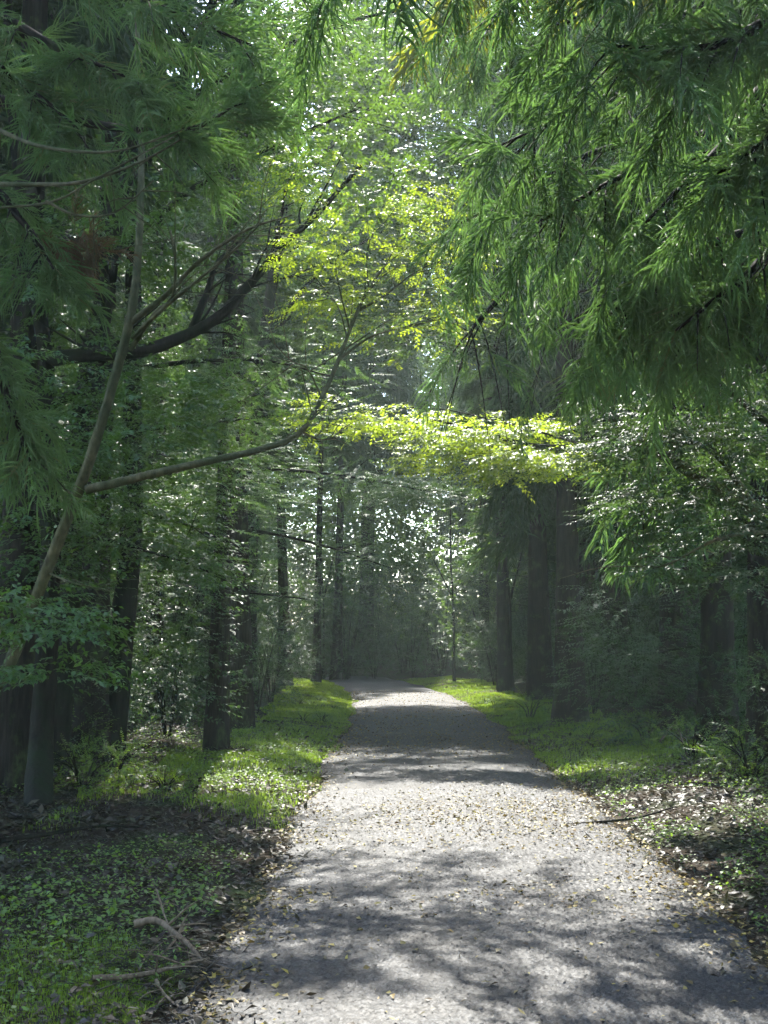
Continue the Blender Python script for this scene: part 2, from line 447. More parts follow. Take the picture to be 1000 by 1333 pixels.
xs = np.concatenate([np.linspace(-90, -12, 40), np.linspace(-11.6, 12, 190), np.linspace(12.6, 90, 40)])
ys = np.concatenate([np.linspace(-40, 2, 24), np.linspace(2.3, 30, 230), np.linspace(30.4, 60, 90), np.linspace(61, 120, 40)])
tag(link('ground', grid_mesh('ground', xs, ys, gh, M['soil'])), kind='structure')

# the path: a sheet whose stones are real bumps close by
ys = [-8.0]
while ys[-1] < 62:
    ys.append(ys[-1] + (.5 if ys[-1] < 3.5 else .013 if ys[-1] < 9 else .02 if ys[-1] < 14 else .05 if ys[-1] < 22 else .2))
ys = np.array(ys); U = np.linspace(-1, 1, 232)
hl, hr = half(ys, -1), half(ys, 1)
X = pc(ys)[:, None] + np.where(U[None] < 0, U[None] * hl[:, None], U[None] * hr[:, None])
Y = np.repeat(ys[:, None], len(U), 1) + R.normal(0, .003, X.shape)
X = X + R.normal(0, .003, X.shape)
Z = .004 + .030 * (1 - U[None] ** 2) + .012 * wave(X, Y, 8, 1.4) * (1 - U[None] ** 4)
grain = np.where((Y > 3.5) & (Y < 22), np.clip(R.normal(0, 1, X.shape), -1.6, 2.4) * .0042, 0)
Z = Z + grain - .03 * np.abs(U[None]) ** 24
V = np.stack([X, Y, Z], -1).reshape(-1, 3); nx = len(U)
i = (np.arange(len(ys) - 1)[:, None] * nx + np.arange(nx - 1)[None])
tag(link('path', make_mesh('path', V, None, M['path'], True, np.stack([i, i + 1, i + nx + 1, i + nx], -1).reshape(-1, 4))), kind='structure')

# ------------------------------------------------------------------ trees: cedar boughs
def sub_dirs(rng, tang, n, lat=.8, down=.35, along=.7):
    side = unit(np.cross(tang, [0, 0, 1]))
    s = np.where(np.arange(n) % 2 == 0, 1, -1)[:, None]
    d = tang * along + side * s * lat * rng.uniform(.5, 1.2, (n, 1)) + np.array([0, 0, -1]) * down * rng.uniform(.3, 1.4, (n, 1)) + rng.normal(0, .12, (n, 3))
    return unit(d)

def bough(parent, origin, P, r0=.05, n_sub=12, sub_len=.75, start=.28, hands=HAND0, size=1.0, mat='cedar', droop=.35, dens=1.0, gap=.11, guard=True, seed=0, up=0.0, bark='bark', lod_twigs=True):
    """one limb of a cedar: a curved stem, side twigs and sprays; children of parent: branch > foliage"""
    rng = np.random.default_rng(seed + 100)
    wood = MB()
    C = tube(wood, P, r0, .006, 7, 26, bump=.08, seed=seed)
    Tn = unit(np.gradient(C, axis=0))
    ts = np.linspace(start, .99, n_sub); ii = (ts * 25).astype(int)
    D = sub_dirs(rng, Tn[ii], n_sub, .85, droop, .75)
    pos, dr = [], []
    for k in range(n_sub):
        L = sub_len * rng.uniform(.6, 1.15) * (1.05 - .45 * ts[k])
        t = np.linspace(0, 1, 7)[:, None]
        S = C[ii[k]] + D[k] * L * t + np.array([0, 0, -1]) * L * droop * .9 * t ** 2
        if lod_twigs: tube(wood, S, .007, .002, 4, 7)
        m = max(3, int(L / gap * dens))
        tt = rng.uniform(.12, 1, m); jj = np.clip((tt * 6).astype(int), 0, 5); f = (tt * 6 - jj)[:, None]
        B = S[jj] * (1 - f) + S[jj + 1] * f
        tg = unit(S[jj + 1] - S[jj])
        sd = unit(np.cross(tg, [0, 0, 1])) * np.where(rng.random((m, 1)) < .5, 1, -1)
        d = unit(tg * .9 + sd * rng.uniform(.0, .9, (m, 1)) + np.array([0, 0, 1]) * (rng.normal(0, .25, (m, 1)) - droop * .5 + up))
        pos.append(B); dr.append(d)
    m = int(26 * dens); q = rng.integers(int(start * 25), 26, m)          # sprays straight on the stem
    pos.append(C[q]); dr.append(unit(Tn[q] + rng.normal(0, .5, (m, 3)) + np.array([0, 0, up - droop * .3])))
    pos, dr = np.concatenate(pos), np.concatenate(dr)
    if mat != 'cedar_backlit':
        keep = ~(((lit_zone(pos) & guard) | in_gap(pos)) & (rng.random(len(pos)) < .9)); pos, dr = pos[keep], dr[keep]
    Mx = frames(dr, unit(np.array([0, 0, 1.]) + rng.normal(0, .35, dr.shape)))
    V, T = place(hands, Mx, size * rng.uniform(.7, 1.2, len(pos)), pos, rng=rng)
    br = wood.build('branch', M[bark], parent, origin, True)
    if len(V):
        link('foliage', make_mesh('foliage', V - origin, T, M[mat]), br)
    return br

def trunk(parent, origin, P, r0, r1, bark='bark', sides=20, n=40, flare=.55, bump=.035, seed=0, power=.8):
    mb = MB(); tube(mb, P, r0, r1, sides, n, bump, flare, power, seed)
    return mb.build('trunk', M[bark], parent, origin, True)

def near_cedar(loc, label, r, h, boughs, group=None, lean=(0, 0), **kw):
    o = np.array([loc[0], loc[1], float(gh(loc[0], loc[1])) - .1])
    e = empty('cedar_tree', o, label, 'tree', group)
    top = o + np.array([lean[0], lean[1], h])
    trunk(e, o, [o, o + (top - o) * .3, o + (top - o) * .6, top], r, r * .25, seed=int(loc[1] * 7))
    for k, b in enumerate(boughs):
        b = dict(b); pts = b.pop('P'); z0 = b.pop('z0', None)
        W = [at(*p) for p in pts]
        z0 = W[0][2] + .3 if z0 is None else z0
        start = o + (top - o) * min(max((z0 - o[2]) / h, 0), 1)
        a = dict(kw); a.update(b)
        bough(e, o, [start] + W, seed=k * 31 + int(abs(loc[0]) * 97 + loc[1] * 13), **a)
    return e

exec_blocks = []

# right-hand near cedars, stems just beyond the frame
near_cedar((4.0, 8.6), 'cedar on the right whose long drooping boughs hang over the path', .28, 19, [
    dict(P=[(1020, 60, 7.4), (830, 110, 6.8), (650, 190, 6.3)], n_sub=15),
    dict(P=[(1020, 200, 7.2), (850, 215, 6.6), (700, 290, 6.2)], n_sub=15),
    dict(P=[(1030, 300, 7.0), (900, 330, 6.5), (780, 420, 6.2)], n_sub=13),
    dict(P=[(1040, 330, 6.6), (960, 370, 6.2), (880, 430, 6.0)], n_sub=11, sub_len=.6),
    dict(P=[(1030, 110, 6.6), (930, 200, 6.2), (840, 290, 5.9)], n_sub=13, sub_len=.65),
    dict(P=[(1040, 170, 8.2), (800, 190, 7.8), (600, 290, 7.4)], n_sub=15, sub_len=.8),
    dict(P=[(1020, -330, 6.8), (760, -360, 6.0), (480, -330, 5.4)], n_sub=16, sub_len=.9),  # unseen overhead boughs from here on, added to shade the near air
    dict(P=[(1020, -180, 6.4), (720, -180, 5.6), (420, -150, 5.0)], n_sub=16, sub_len=.9),
    dict(P=[(1200, -700, 5.0), (600, -800, 3.6), (100, -900, 3.0)], n_sub=20, sub_len=1.1, guard=False),
    dict(P=[(1200, -900, 6.0), (600, -1000, 5.0), (0, -1000, 4.4)], n_sub=22, sub_len=1.2, guard=False),
    dict(P=[(1100, -600, 7.0), (700, -650, 6.4), (200, -650, 6.0)], n_sub=22, sub_len=1.2),
    dict(P=[(1020, -430, 8.2), (700, -480, 7.6), (400, -440, 7.0)], n_sub=16, sub_len=1.0),
], hands=HAND0D, droop=.55)
near_cedar((4.6, 10.6), 'second cedar on the right with dark hanging fringes above the path', .3, 20, [
    dict(P=[(1020, 140, 9.4), (820, 230, 8.8), (640, 400, 8.3), (610, 440, 8.2)], n_sub=15, sub_len=.9),
    dict(P=[(1020, 260, 9.2), (850, 360, 8.6), (700, 440, 8.2)], n_sub=14, sub_len=.8),
    dict(P=[(1020, -40, 9.6), (830, 60, 9.0), (660, 210, 8.6)], n_sub=15, sub_len=.9),
    dict(P=[(1020, 330, 9.4), (900, 400, 9.0), (800, 460, 8.6)], n_sub=12, sub_len=.7),
    dict(P=[(1020, -180, 9.6), (780, -60, 9.2), (580, 60, 9.0)], n_sub=16, sub_len=.9),
], hands=HAND0D, droop=.7)
near_cedar((3.6, 6.6), 'cedar at the right edge with shaded boughs high over the path', .26, 18, [
    dict(P=[(1060, 20, 5.6), (930, 60, 5.3), (790, 60, 5.2)], n_sub=14, sub_len=.6),
    dict(P=[(1060, -60, 5.9), (900, -40, 5.6), (740, -20, 5.5)], n_sub=14, sub_len=.6),
    dict(P=[(1060, 160, 5.6), (990, 190, 5.4), (930, 230, 5.3)], n_sub=9, sub_len=.5),
], hands=HAND0, droop=.4)
near_cedar((5.6, 14.5), 'cedar on the right with yellow sunlit sprays at its bough tips', .3, 21, [
    dict(P=[(1000, -160, 12.2), (760, -80, 11.6), (560, -20, 11.2)], n_sub=18, sub_len=1.0, mat='cedar_backlit', guard=False),
    dict(P=[(1000, -60, 12.0), (760, 20, 11.6), (690, 60, 11.4)], n_sub=14, sub_len=1.0),
    dict(P=[(1000, -260, 14.0), (700, -330, 13.6), (400, -300, 13.2)], n_sub=20, sub_len=1.1),  # this and the next: unseen high boughs added to band the path with shade
    dict(P=[(1000, -200, 16.0), (720, -220, 15.6), (460, -200, 15.2)], n_sub=20, sub_len=1.1),
    dict(P=[(1000, 300, 12.6), (880, 380, 12.0), (760, 460, 11.6)], n_sub=14, sub_len=.9),
    dict(P=[(1000, 480, 12.6), (900, 540, 12.0), (800, 590, 11.6)], n_sub=12, sub_len=.8),
    dict(P=[(1000, 560, 12.6), (900, 620, 12.2), (830, 670, 12.0)], n_sub=12, sub_len=.8),
], hands=HAND1, droop=.6, size=1.25)
# left-hand near cedars
near_cedar((-4.3, 9.2), 'cedar on the left with bright feathery sprays reaching over the verge', .28, 19, [
    dict(P=[(-40, 20, 7.8), (90, 70, 7.4), (190, 110, 7.1)], n_sub=13, sub_len=.65),
    dict(P=[(-40, -80, 7.9), (140, -20, 7.4), (330, 60, 7.0)], n_sub=15, sub_len=.7),
    dict(P=[(-40, 130, 7.8), (110, 160, 7.4), (240, 170, 7.0), (330, 120, 6.9)], n_sub=10, sub_len=.55, start=.66, up=.2),
    dict(P=[(-40, 90, 7.4), (40, 120, 7.2), (120, 180, 7.0)], n_sub=11, sub_len=.55),
    dict(P=[(-40, 240, 7.8), (30, 290, 7.4), (70, 350, 7.2)], n_sub=10, sub_len=.55),
    dict(P=[(-40, 430, 7.4), (10, 520, 7.1), (40, 600, 6.9)], n_sub=10, sub_len=.5),
    dict(P=[(-60, -160, 8.2), (160, -100, 7.8), (420, -30, 7.4)], n_sub=15, sub_len=.75),
    dict(P=[(-60, -360, 8.2), (160, -400, 7.4), (420, -420, 6.6)], n_sub=20, sub_len=1.0),  # this and the next: unseen boughs added overhead for shade near the camera
    dict(P=[(-100, -600, 7.2), (160, -700, 5.8), (520, -760, 4.8)], n_sub=20, sub_len=1.1, guard=False),
], hands=HAND0, droop=.25, up=.12)

# ------------------------------------------------------------------ cedars of the wood (crown prototypes shared by copies)
def cedar_crown(seed, z0, z1, rmax, n_br, hands=HAND2, size=1.0, dens=1.0):
    rng = np.random.default_rng(seed)
    wood = MB(); pos, dr = [], []
    for k in range(n_br):
        u = (k + rng.random()) / n_br
        z = z0 + (z1 - z0) * u
        L = rmax * (1 - u) ** .75 * rng.uniform(.65, 1.15) + .35
        a = k * 2.4 + rng.normal(0, .3)
        d = np.array([math.cos(a), math.sin(a), 0])
        t = np.linspace(0, 1, 8)[:, None]
        S = np.array([0, 0, z]) + d * L * t + np.array([0, 0, 1]) * L * (.12 * t - .42 * t ** 2)
        tube(wood, S[[0, 3, 7]], .045 * (1 - u) + .015, .008, 5, 5)
        m = int((7 + L * 9) * dens)
        tt = rng.uniform(.15, 1, m) ** .8
        B = np.stack([np.interp(tt, t[:, 0], S[:, c]) for c in range(3)], -1)
        sd = np.array([-d[1], d[0], 0]) * rng.normal(0, .8, (m, 1))
        B = B + sd * .25 * L * tt[:, None] * .6 + rng.normal(0, .08, (m, 3))
        pos.append(B); dr.append(unit(d + sd + np.array([0, 0, -1]) * rng.uniform(.1, .9, (m, 1))))
    return wood, np.concatenate(pos), np.concatenate(dr), rng

def proto_cedar(seed, h, r, z0, rmax, n_br, dens=1.0):
    wood, pos, dr, rng = cedar_crown(seed, z0, h * .98, rmax, n_br, dens=dens)
    Mx = frames(dr, unit(np.array([0, 0, 1.]) + rng.normal(0, .3, dr.shape)))
    V, T = place(HAND2, Mx, rng.uniform(.75, 1.25, len(pos)), pos, rng=rng)
    tm = MB(); tube(tm, [(0, 0, -.2), (rng.normal(0, .08), 0, h * .35), (rng.normal(0, .1), rng.normal(0, .1), h * .7), (0, 0, h)], r, .03, 16, 36, .035, .5, .85, seed)
    for q in range(int(z0 * 2.2)):                                   # dead stubs on the bare lower stem
        z = rng.uniform(1.8, z0 + 1); an = rng.uniform(0, 6.28); L = rng.uniform(.12, .8); dv = np.array([math.cos(an), math.sin(an), rng.normal(.05, .2)])
        tube(tm, [np.array([0, 0, z]), np.array([0, 0, z]) + dv * (r + L * .5), np.array([0, 0, z]) + dv * (r + L) + [0, 0, -.08 * L]], .016, .005, 5, 5)
    a = wood.arrays(); tm.add(*a)
    tube_v = tm.arrays()
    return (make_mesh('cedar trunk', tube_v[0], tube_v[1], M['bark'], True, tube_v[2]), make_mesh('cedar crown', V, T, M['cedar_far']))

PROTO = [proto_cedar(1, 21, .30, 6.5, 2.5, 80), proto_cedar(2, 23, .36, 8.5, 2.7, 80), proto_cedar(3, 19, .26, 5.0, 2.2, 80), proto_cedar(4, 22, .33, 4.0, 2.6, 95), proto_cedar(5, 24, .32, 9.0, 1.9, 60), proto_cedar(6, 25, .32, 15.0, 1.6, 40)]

def wood_cedar(x, y, k, rz, s, label, group, rr=1.0):
    e = empty('cedar_tree', (x, y, float(gh(x, y))), label, 'tree', group)
    e.rotation_euler = (random.gauss(0, .012), random.gauss(0, .012), rz); e.scale = (s * rr, s * rr, s)
    tr, cr = PROTO[k]
    link('trunk', tr, e); link('crown', cr, e)
    return e

def stem_cedar(px, py, wpx, k, label, s=1.0, group=None):
    """a cedar standing where the photo shows its foot, with the photo's girth"""
    g = ground_px(px, py); D = g[1]
    k = 5 if k == 2 else 4; base_r = .32
    r = wpx / F * D / 2
    return wood_cedar(g[0], g[1], k, random.uniform(0, 6), s, label, group, r / base_r / s)

stem_cedar(282, 978, 25, 0, 'upright dark cedar trunk on the left verge, nearer of two', 1.0)
stem_cedar(314, 948, 26, 2, 'slim dark cedar trunk behind the upright one on the left verge', 1.05)
stem_cedar(116, 986, 38, 3, 'black cedar trunk standing in shade left of the verge shrubs')
stem_cedar(18, 1022, 52, 1, 'thick black cedar trunk at the left edge of the wood')
g = ground_px(742, 941)
near_cedar((g[0], g[1]), 'tall dark cedar trunk right of the path, nearer of the hazy pair', .25, 23, [
    dict(P=[(725, 590, 25.6), (700, 605, 25.2), (672, 660, 25.0)]), dict(P=[(720, 560, 24.6), (690, 580, 24.0), (655, 640, 23.4)]), dict(P=[(760, 610, 24.4), (785, 640, 24.0), (800, 700, 23.6)]),
    dict(P=[(760, 540, 24.4), (800, 560, 24.0), (835, 620, 23.6)]), dict(P=[(735, 500, 24.4), (690, 500, 24.0), (640, 560, 23.6)]),
    dict(P=[(745, 430, 24.4), (700, 420, 24.0), (650, 470, 23.6)]), dict(P=[(745, 380, 24.4), (790, 380, 24.0), (840, 450, 23.6)])],
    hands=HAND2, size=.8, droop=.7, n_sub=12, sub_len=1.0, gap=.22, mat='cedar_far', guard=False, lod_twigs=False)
stem_cedar(704, 912, 28, 2, 'tall dark cedar trunk right of the path, behind its hazy neighbour')
stem_cedar(884, 950, 40, 1, 'broad black cedar trunk deep in the shade on the right')
stem_cedar(936, 962, 38, 3, 'black cedar trunk right of the broad shaded one')
stem_cedar(1003, 990, 44, 0, 'black cedar trunk at the right edge of the wood')
for px, py, w in ((658, 899, 17), (438, 886, 13), (412, 888, 10), (372, 892, 15)):
    stem_cedar(px, py, w, random.choice([0, 1, 1]), 'hazy grey cedar trunk at the far end of the path', 1.0, 'hazy cedars at the far end of the path')

wood_cedar(-.9, 61, 1, 1.0, 1.1, 'faint solitary cedar trunk standing in the glow past the path end', None, .9)
spots = [(-.9, 61)]
rg = np.random.default_rng(77)
def try_spot(x, y, dmin):
    if any((x - a) ** 2 + (y - b) ** 2 < dmin ** 2 for a, b in spots): return False
    spots.append((x, y)); return True
for n in range(2600):
    x, y = rg.uniform(-30, 30), rg.uniform(7, 84)
    s = x - float(pc(min(y, 50)))
    lim = 4.8 if y < 45 else 3.0
    if y > 56: lim = 0
    if abs(s) < lim or abs(x) > 6 + y * .38: continue
    if y < 20 and abs(s) < 6.2: continue
    if y < 12: continue
    # stay out of the near view where the photo shows none
    if y < 30 and abs(s) < 7.5 and rg.random() < .72: continue
    if hides_stem(x, y, 16) or (y > 64 and abs(x) < 9): continue
    zz = np.linspace(6, 20, 8); rr_ = 2.3 * (1 - (zz - 6) / 16) ** .75; aa = np.linspace(0, 2 * PI, 9)[:-1]
    pts = np.stack([x + rr_[:, None] * np.cos(aa), y + rr_[:, None] * np.sin(aa), np.repeat(zz[:, None], 8, 1)], -1)
    if in_gap(pts).mean() > .04: continue
    if lit_zone(pts).mean() > (.05 if y < 40 else .12): continue
    if y > 60 and abs(x) > 14 and rg.random() < .5: continue
    if not try_spot(x, y, 3.6 if y < 34 else 3.2 if y < 50 else 3.6 if y < 60 else 2.7): continue
print('wood cedars', len(spots))
for x, y in spots:
    side = 'left' if x < pc(min(y, 50)) else 'right'
    if y > 50: lab, gr = 'faint cedar of the hazy wood beyond the bend of the path', 'cedars beyond the bend of the path'
    else: lab, gr = f'dark cedar crowded in the wood {side} of the path', f'cedars in the wood {side} of the path'
    wood_cedar(x, y, int(rg.integers(0, 4)), rg.uniform(0, 6.28), rg.uniform(.85, 1.15) * (1.25 if y > 50 and abs(x) < 14 else 1), lab, gr, .7 if y > 50 and abs(x) < 14 else 1)

for x, y, k in ((-3.6, -2.5, 3), (-7, 0, 0), (-2.8, -6, 3), (0.6, -8.5, 3), (3.4, -5.5, 3), (4.2, -2.5, 3), (7.2, 1, 0), (-5.5, -8, 1), (6, -9, 1), (-1.2, -12, 3), (2.5, -13, 0), (-3.0, -9, 3), (1.8, -10.5, 3), (-8, -4, 3), (8, -6, 3), (-9, 2, 1), (9.5, -3, 1), (10, 3, 3)):  # unseen cedars added to keep skylight off the near woods
    wood_cedar(x, y, k, x * 2.1, 1.0, 'unseen cedar added near the camera to block sky light', 'unseen cedars added around the camera')

# ------------------------------------------------------------------ broadleaf trees: limbs and leaf layers
def pad_pts(rng, c, rx, ry, thick, n, tilt=0.0, slope=(0, 0)):
    """twig feet and directions of one layer of leaves"""
    a = rng.uniform(0, 2 * PI, n); r = np.sqrt(rng.random(n))
    x, y = np.cos(a) * r * rx, np.sin(a) * r * ry
    z = rng.normal(0, 1, n) * thick * (1 - .5 * r) - .30 * thick * 2 * r ** 2 + slope[0] * x + slope[1] * y
    # uneven outline and holes
    h = wave(x * 1.0 + c[0] * 3, y * 1.0 + c[1] * 3, 31, 3.0 / max(rx, .3))
    k = h > -.42
    P = np.stack([x, y, z], -1)[k]
    out = np.stack([np.cos(a), np.sin(a), np.zeros(n)], -1)[k]
    d = unit(out * .8 + rng.normal(0, .45, P.shape) * [1, 1, .35] + [0, 0, -.12])
    return P + c, d

def pads_mesh(rng, pads, twigs, size, guard=.9, tiltn=.3, dens=1.7):
    pos, dr = [], []
    for (px, py, D, rxp, thp, n) in pads:
        c = at(px, py, D); rx = rxp / F * D
        p, d = pad_pts(rng, c, rx, rx * rng.uniform(.7, 1.1), thp / F * D, int(n * dens), slope=(rng.normal(0, .12), rng.normal(.05, .12)))
        pos.append(p); dr.append(d)
    pos, dr = np.concatenate(pos), np.concatenate(dr)
    if guard:
        keep = ~((lit_zone(pos) & (rng.random(len(pos)) < guard)) | in_gap(pos) & (rng.random(len(pos)) < .85)); pos, dr = pos[keep], dr[keep]
    Mx = frames(dr, unit(np.array([0, 0, 1.]) + rng.normal(0, tiltn, dr.shape)))
    return place(twigs, Mx, size * rng.uniform(.75, 1.25, len(pos)), pos, rng=rng)

def broad_tree(name, label, base, trunk_pts, r0, r1, limbs, pads, leaf='broad', twigs=TWIG, size=1.0, bark='bark_dark', guard=.85, seed=0, extra=None, tiltn=.3, flare=.4, dens=1.7):
    """trunk_pts and limbs are surveyed points (px, py, D); every limb a part"""
    rng = np.random.default_rng(seed)
    o = np.array(base, float)
    e = empty(name, o, label, 'tree')
    trunk(e, o, [o - [0, 0, .15]] + [at(*p) for p in trunk_pts], r0, r1, bark, 16, 60, flare, .075, seed, 1.0)
    for k, (pts, a, b) in enumerate(limbs):
        mb = MB(); C = tube(mb, [at(*p) for p in pts], a, b, 9, len(pts) * 8, .07, 0, 1.0, seed + k)
        for q in range(int(len(pts) * 1.6)):                         # side shoots
            i = int(rng.uniform(.35, .97) * (len(C) - 2)); tg = unit(C[i + 1] - C[i])
            d = unit(tg + rng.normal(0, .6, 3) + [0, 0, .15]); L = rng.uniform(.25, .8) * (1 + a * 6)
            tube(mb, [C[i], C[i] + d * L * .5 + rng.normal(0, .03, 3), C[i] + d * L + [0, 0, -.04]], max(b * .9, .005), .002, 5, 7)
        mb.build('branch', M[bark], e, o, True)
    if pads:
        V, T = pads_mesh(rng, pads, twigs, size, guard, tiltn, dens)
        link('crown', make_mesh('crown', V - o, T, M[leaf]), e)
    return e

# pale leaning tree on the left
lb = at(-75, 990, 10.2); lb[2] = float(gh(lb[0], lb[1]))
broad_tree('leaning_tree', 'pale leaning tree on the left with one long curved limb', lb,
    [(-30, 930, 10.2), (10, 870, 10.1), (62, 740, 10.0), (112, 612, 9.9), (150, 490, 9.9), (172, 400, 9.9), (181, 310, 10.0), (184, 190, 10.2), (180, 80, 10.4), (176, -40, 10.6)], .056, .02,
    [([(112, 638, 9.9), (180, 622, 9.9), (260, 603, 10.0), (340, 585, 10.2), (392, 562, 10.4), (425, 505, 10.6), (440, 470, 10.7), (470, 395, 10.9), (495, 352, 11.1)], .038, .010),
     ([(440, 470, 10.7), (480, 440, 10.9), (530, 425, 11.1), (590, 412, 11.3)], .014, .004),
     ([(466, 405, 10.9), (500, 385, 11.0), (545, 352, 11.2), (600, 330, 11.4)], .014, .004),
     ([(170, 420, 9.9), (215, 385, 9.8), (260, 340, 9.7), (320, 300, 9.6), (380, 280, 9.5)], .03, .006),
     ([(170, 455, 9.9), (200, 410, 9.7), (225, 385, 9.6), (228, 330, 9.5), (222, 300, 9.5)], .022, .006),
     ([(172, 440, 9.8), (220, 395, 9.6), (300, 330, 9.4), (340, 290, 9.2)], .020, .006),
     ([(392, 562, 10.4), (415, 572, 10.4), (440, 570, 10.5)], .012, .004), ([(420, 520, 10.6), (400, 480, 10.6), (380, 470, 10.6), (350, 440, 10.6)], .009, .003), ([(452, 440, 10.8), (440, 400, 10.8), (410, 360, 10.8)], .009, .003), ([(480, 375, 11), (478, 330, 11), (490, 290, 11)], .008, .003),
     ([(250, 345, 9.7), (270, 345, 9.7), (300, 335, 9.7)], .008, .003), ([(100, 650, 9.9), (70, 620, 9.8), (50, 560, 9.7)], .012, .004), ([(60, 745, 10), (100, 760, 9.8), (150, 770, 9.6)], .01, .003)],
    [(470, 300, 11.2, 110, 26, 130), (560, 330, 11.4, 80, 22, 80), (410, 330, 11.0, 70, 20, 60), (430, 385, 10.9, 60, 16, 60),
     (520, 430, 11.2, 80, 18, 70), (430, 540, 10.6, 60, 16, 50), (590, 400, 11.4, 70, 18, 60), (500, 250, 11.4, 100, 24, 110), (420, 230, 11.0, 90, 24, 80)],
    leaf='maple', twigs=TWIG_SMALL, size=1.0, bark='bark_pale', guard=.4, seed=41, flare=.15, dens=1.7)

# dark crooked tree behind it
db = ground_px(50, 1052)
broad_tree('crooked_tree', 'black crooked tree on the left with a thick bent mossy limb', db,
    [(54, 960, 12.4), (62, 840, 12.4), (66, 700, 12.5), (58, 560, 12.6), (60, 470, 12.6), (40, 330, 12.8), (20, 180, 13.0), (10, 0, 13.2)], .125, .05,
    [([(60, 468, 12.6), (120, 462, 12.4), (180, 458, 12.3), (235, 440, 12.2), (285, 412, 12.1), (330, 365, 12.0), (370, 318, 12.0), (412, 280, 12.0), (470, 215, 12.1)], .085, .020),
     ([(60, 530, 12.6), (100, 512, 12.5), (130, 500, 12.5), (136, 440, 12.5), (146, 370, 12.5), (156, 290, 12.6), (160, 180, 12.8)], .07, .03),
     ([(250, 430, 12.2), (270, 380, 12.3), (285, 340, 12.4), (330, 300, 12.6)], .045, .012),
     ([(340, 355, 12.0), (358, 318, 12.0), (366, 290, 12.0), (372, 240, 12.0)], .022, .008),
     ([(320, 376, 12.0), (370, 362, 12.0), (410, 358, 12.1)], .012, .004)],
    [(120, 300, 12.4, 130, 30, 120), (280, 290, 12.2, 130, 30, 110), (380, 210, 12.2, 120, 34, 120), (460, 150, 12.4, 120, 34, 120), (220, 230, 12.6, 140, 34, 120),
     (60, 400, 12.2, 110, 26, 90), (120, 380, 12.8, 120, 28, 90), (470, 60, 12.8, 130, 34, 140), (400, 100, 12.6, 130, 34, 140), (520, 180, 12.6, 100, 30, 100), (330, 130, 12.8, 130, 34, 120), (540, 80, 13.4, 90, 30, 110), (430, 20, 13.4, 120, 34, 130), (500, -20, 13.4, 110, 34, 130), (360, 30, 13.2, 120, 34, 110), (480, 250, 12.6, 90, 26, 80), (400, 160, 13.2, 110, 30, 110),
     (40, 480, 11.8, 110, 30, 100), (140, 520, 11.8, 110, 30, 100), (240, 500, 11.8, 100, 30, 90), (60, 570, 11.6, 110, 30, 100), (170, 580, 11.8, 110, 30, 90), (290, 520, 12.0, 90, 30, 70), (40, 640, 11.6, 100, 28, 70)],
    leaf='broad', twigs=TWIG, size=1.0, seed=42, guard=.6, flare=.22)

# flat-layered fir on the left, its sprays catching light at the path's side
fb = np.array([-3.6, 16.2, 0]); fb[2] = float(gh(fb[0], fb[1]))
broad_tree('fir_tree', 'layered fir on the left whose flat sprays shine at their tips', fb,
    [(170, 700, 16.2), (172, 500, 16.2), (174, 300, 16.3), (176, 60, 16.4), (178, -250, 16.5)], .16, .06,
    [([(172, 480, 16.2), (260, 470, 15.8), (350, 470, 15.4), (430, 490, 15.0)], .04, .008),
     ([(172, 560, 16.2), (280, 550, 15.6), (360, 540, 15.2)], .04, .008),
     ([(172, 660, 16.2), (260, 690, 15.6), (330, 720, 15.2)], .035, .008)],
    [(400, 460, 15.2, 110, 30, 150), (340, 500, 15.2, 120, 40, 170), (290, 460, 15.6, 120, 40, 150), (250, 530, 15.6, 120, 40, 150), (330, 560, 15.4, 110, 40, 130), (220, 590, 15.8, 120, 40, 130),
     (360, 410, 15.6, 90, 30, 90), (240, 690, 17.6, 60, 20, 70), (315, 585, 18.5, 70, 22, 90), (245, 640, 17.6, 80, 24, 90), (320, 590, 18.5, 80, 24, 90), (230, 740, 17, 70, 20, 70), (200, 420, 15.6, 110, 36, 110), (270, 400, 15.6, 110, 36, 110), (150, 560, 15.6, 120, 40, 110), (200, 480, 15.8, 110, 40, 110), (270, 640, 15.6, 110, 30, 110)],
    leaf='fir', twigs=TWIG_FIR, size=1.35, seed=43, guard=.8, tiltn=.35, dens=2.4)

# broad layers lower on the left, in front of the dark wood
ub = np.array([-4.6, 13.6, 0]); ub[2] = float(gh(ub[0], ub[1]))
broad_tree('understory_tree', 'low spreading tree on the left with glossy layered leaves', ub,
    [(-40, 900, 13.5), (-20, 780, 13.4), (20, 700, 13.3), (80, 660, 13.2)], .06, .02,
    [([(0, 740, 13.4), (100, 700, 13.0), (200, 720, 12.6), (290, 750, 12.3)], .03, .006),
     ([(-20, 780, 13.4), (60, 770, 12.4), (140, 790, 11.6)], .03, .006)],
    [(200, 700, 12.6, 110, 22, 110), (250, 735, 12.4, 50, 14, 40), (120, 690, 12.8, 110, 24, 100), (40, 740, 12.4, 100, 20, 90), (100, 640, 13.4, 110, 26, 90), (200, 650, 13.4, 110, 24, 90), (60, 810, 9.5, 90, 14, 50), (20, 780, 9.5, 80, 14, 50), (70, 870, 9.4, 90, 12, 30)],
    leaf='broad', twigs=TWIG, size=.95, seed=44, guard=.8, dens=2.2)
vb = np.array([-6.2, 17.5, 0]); vb[2] = float(gh(vb[0], vb[1]))
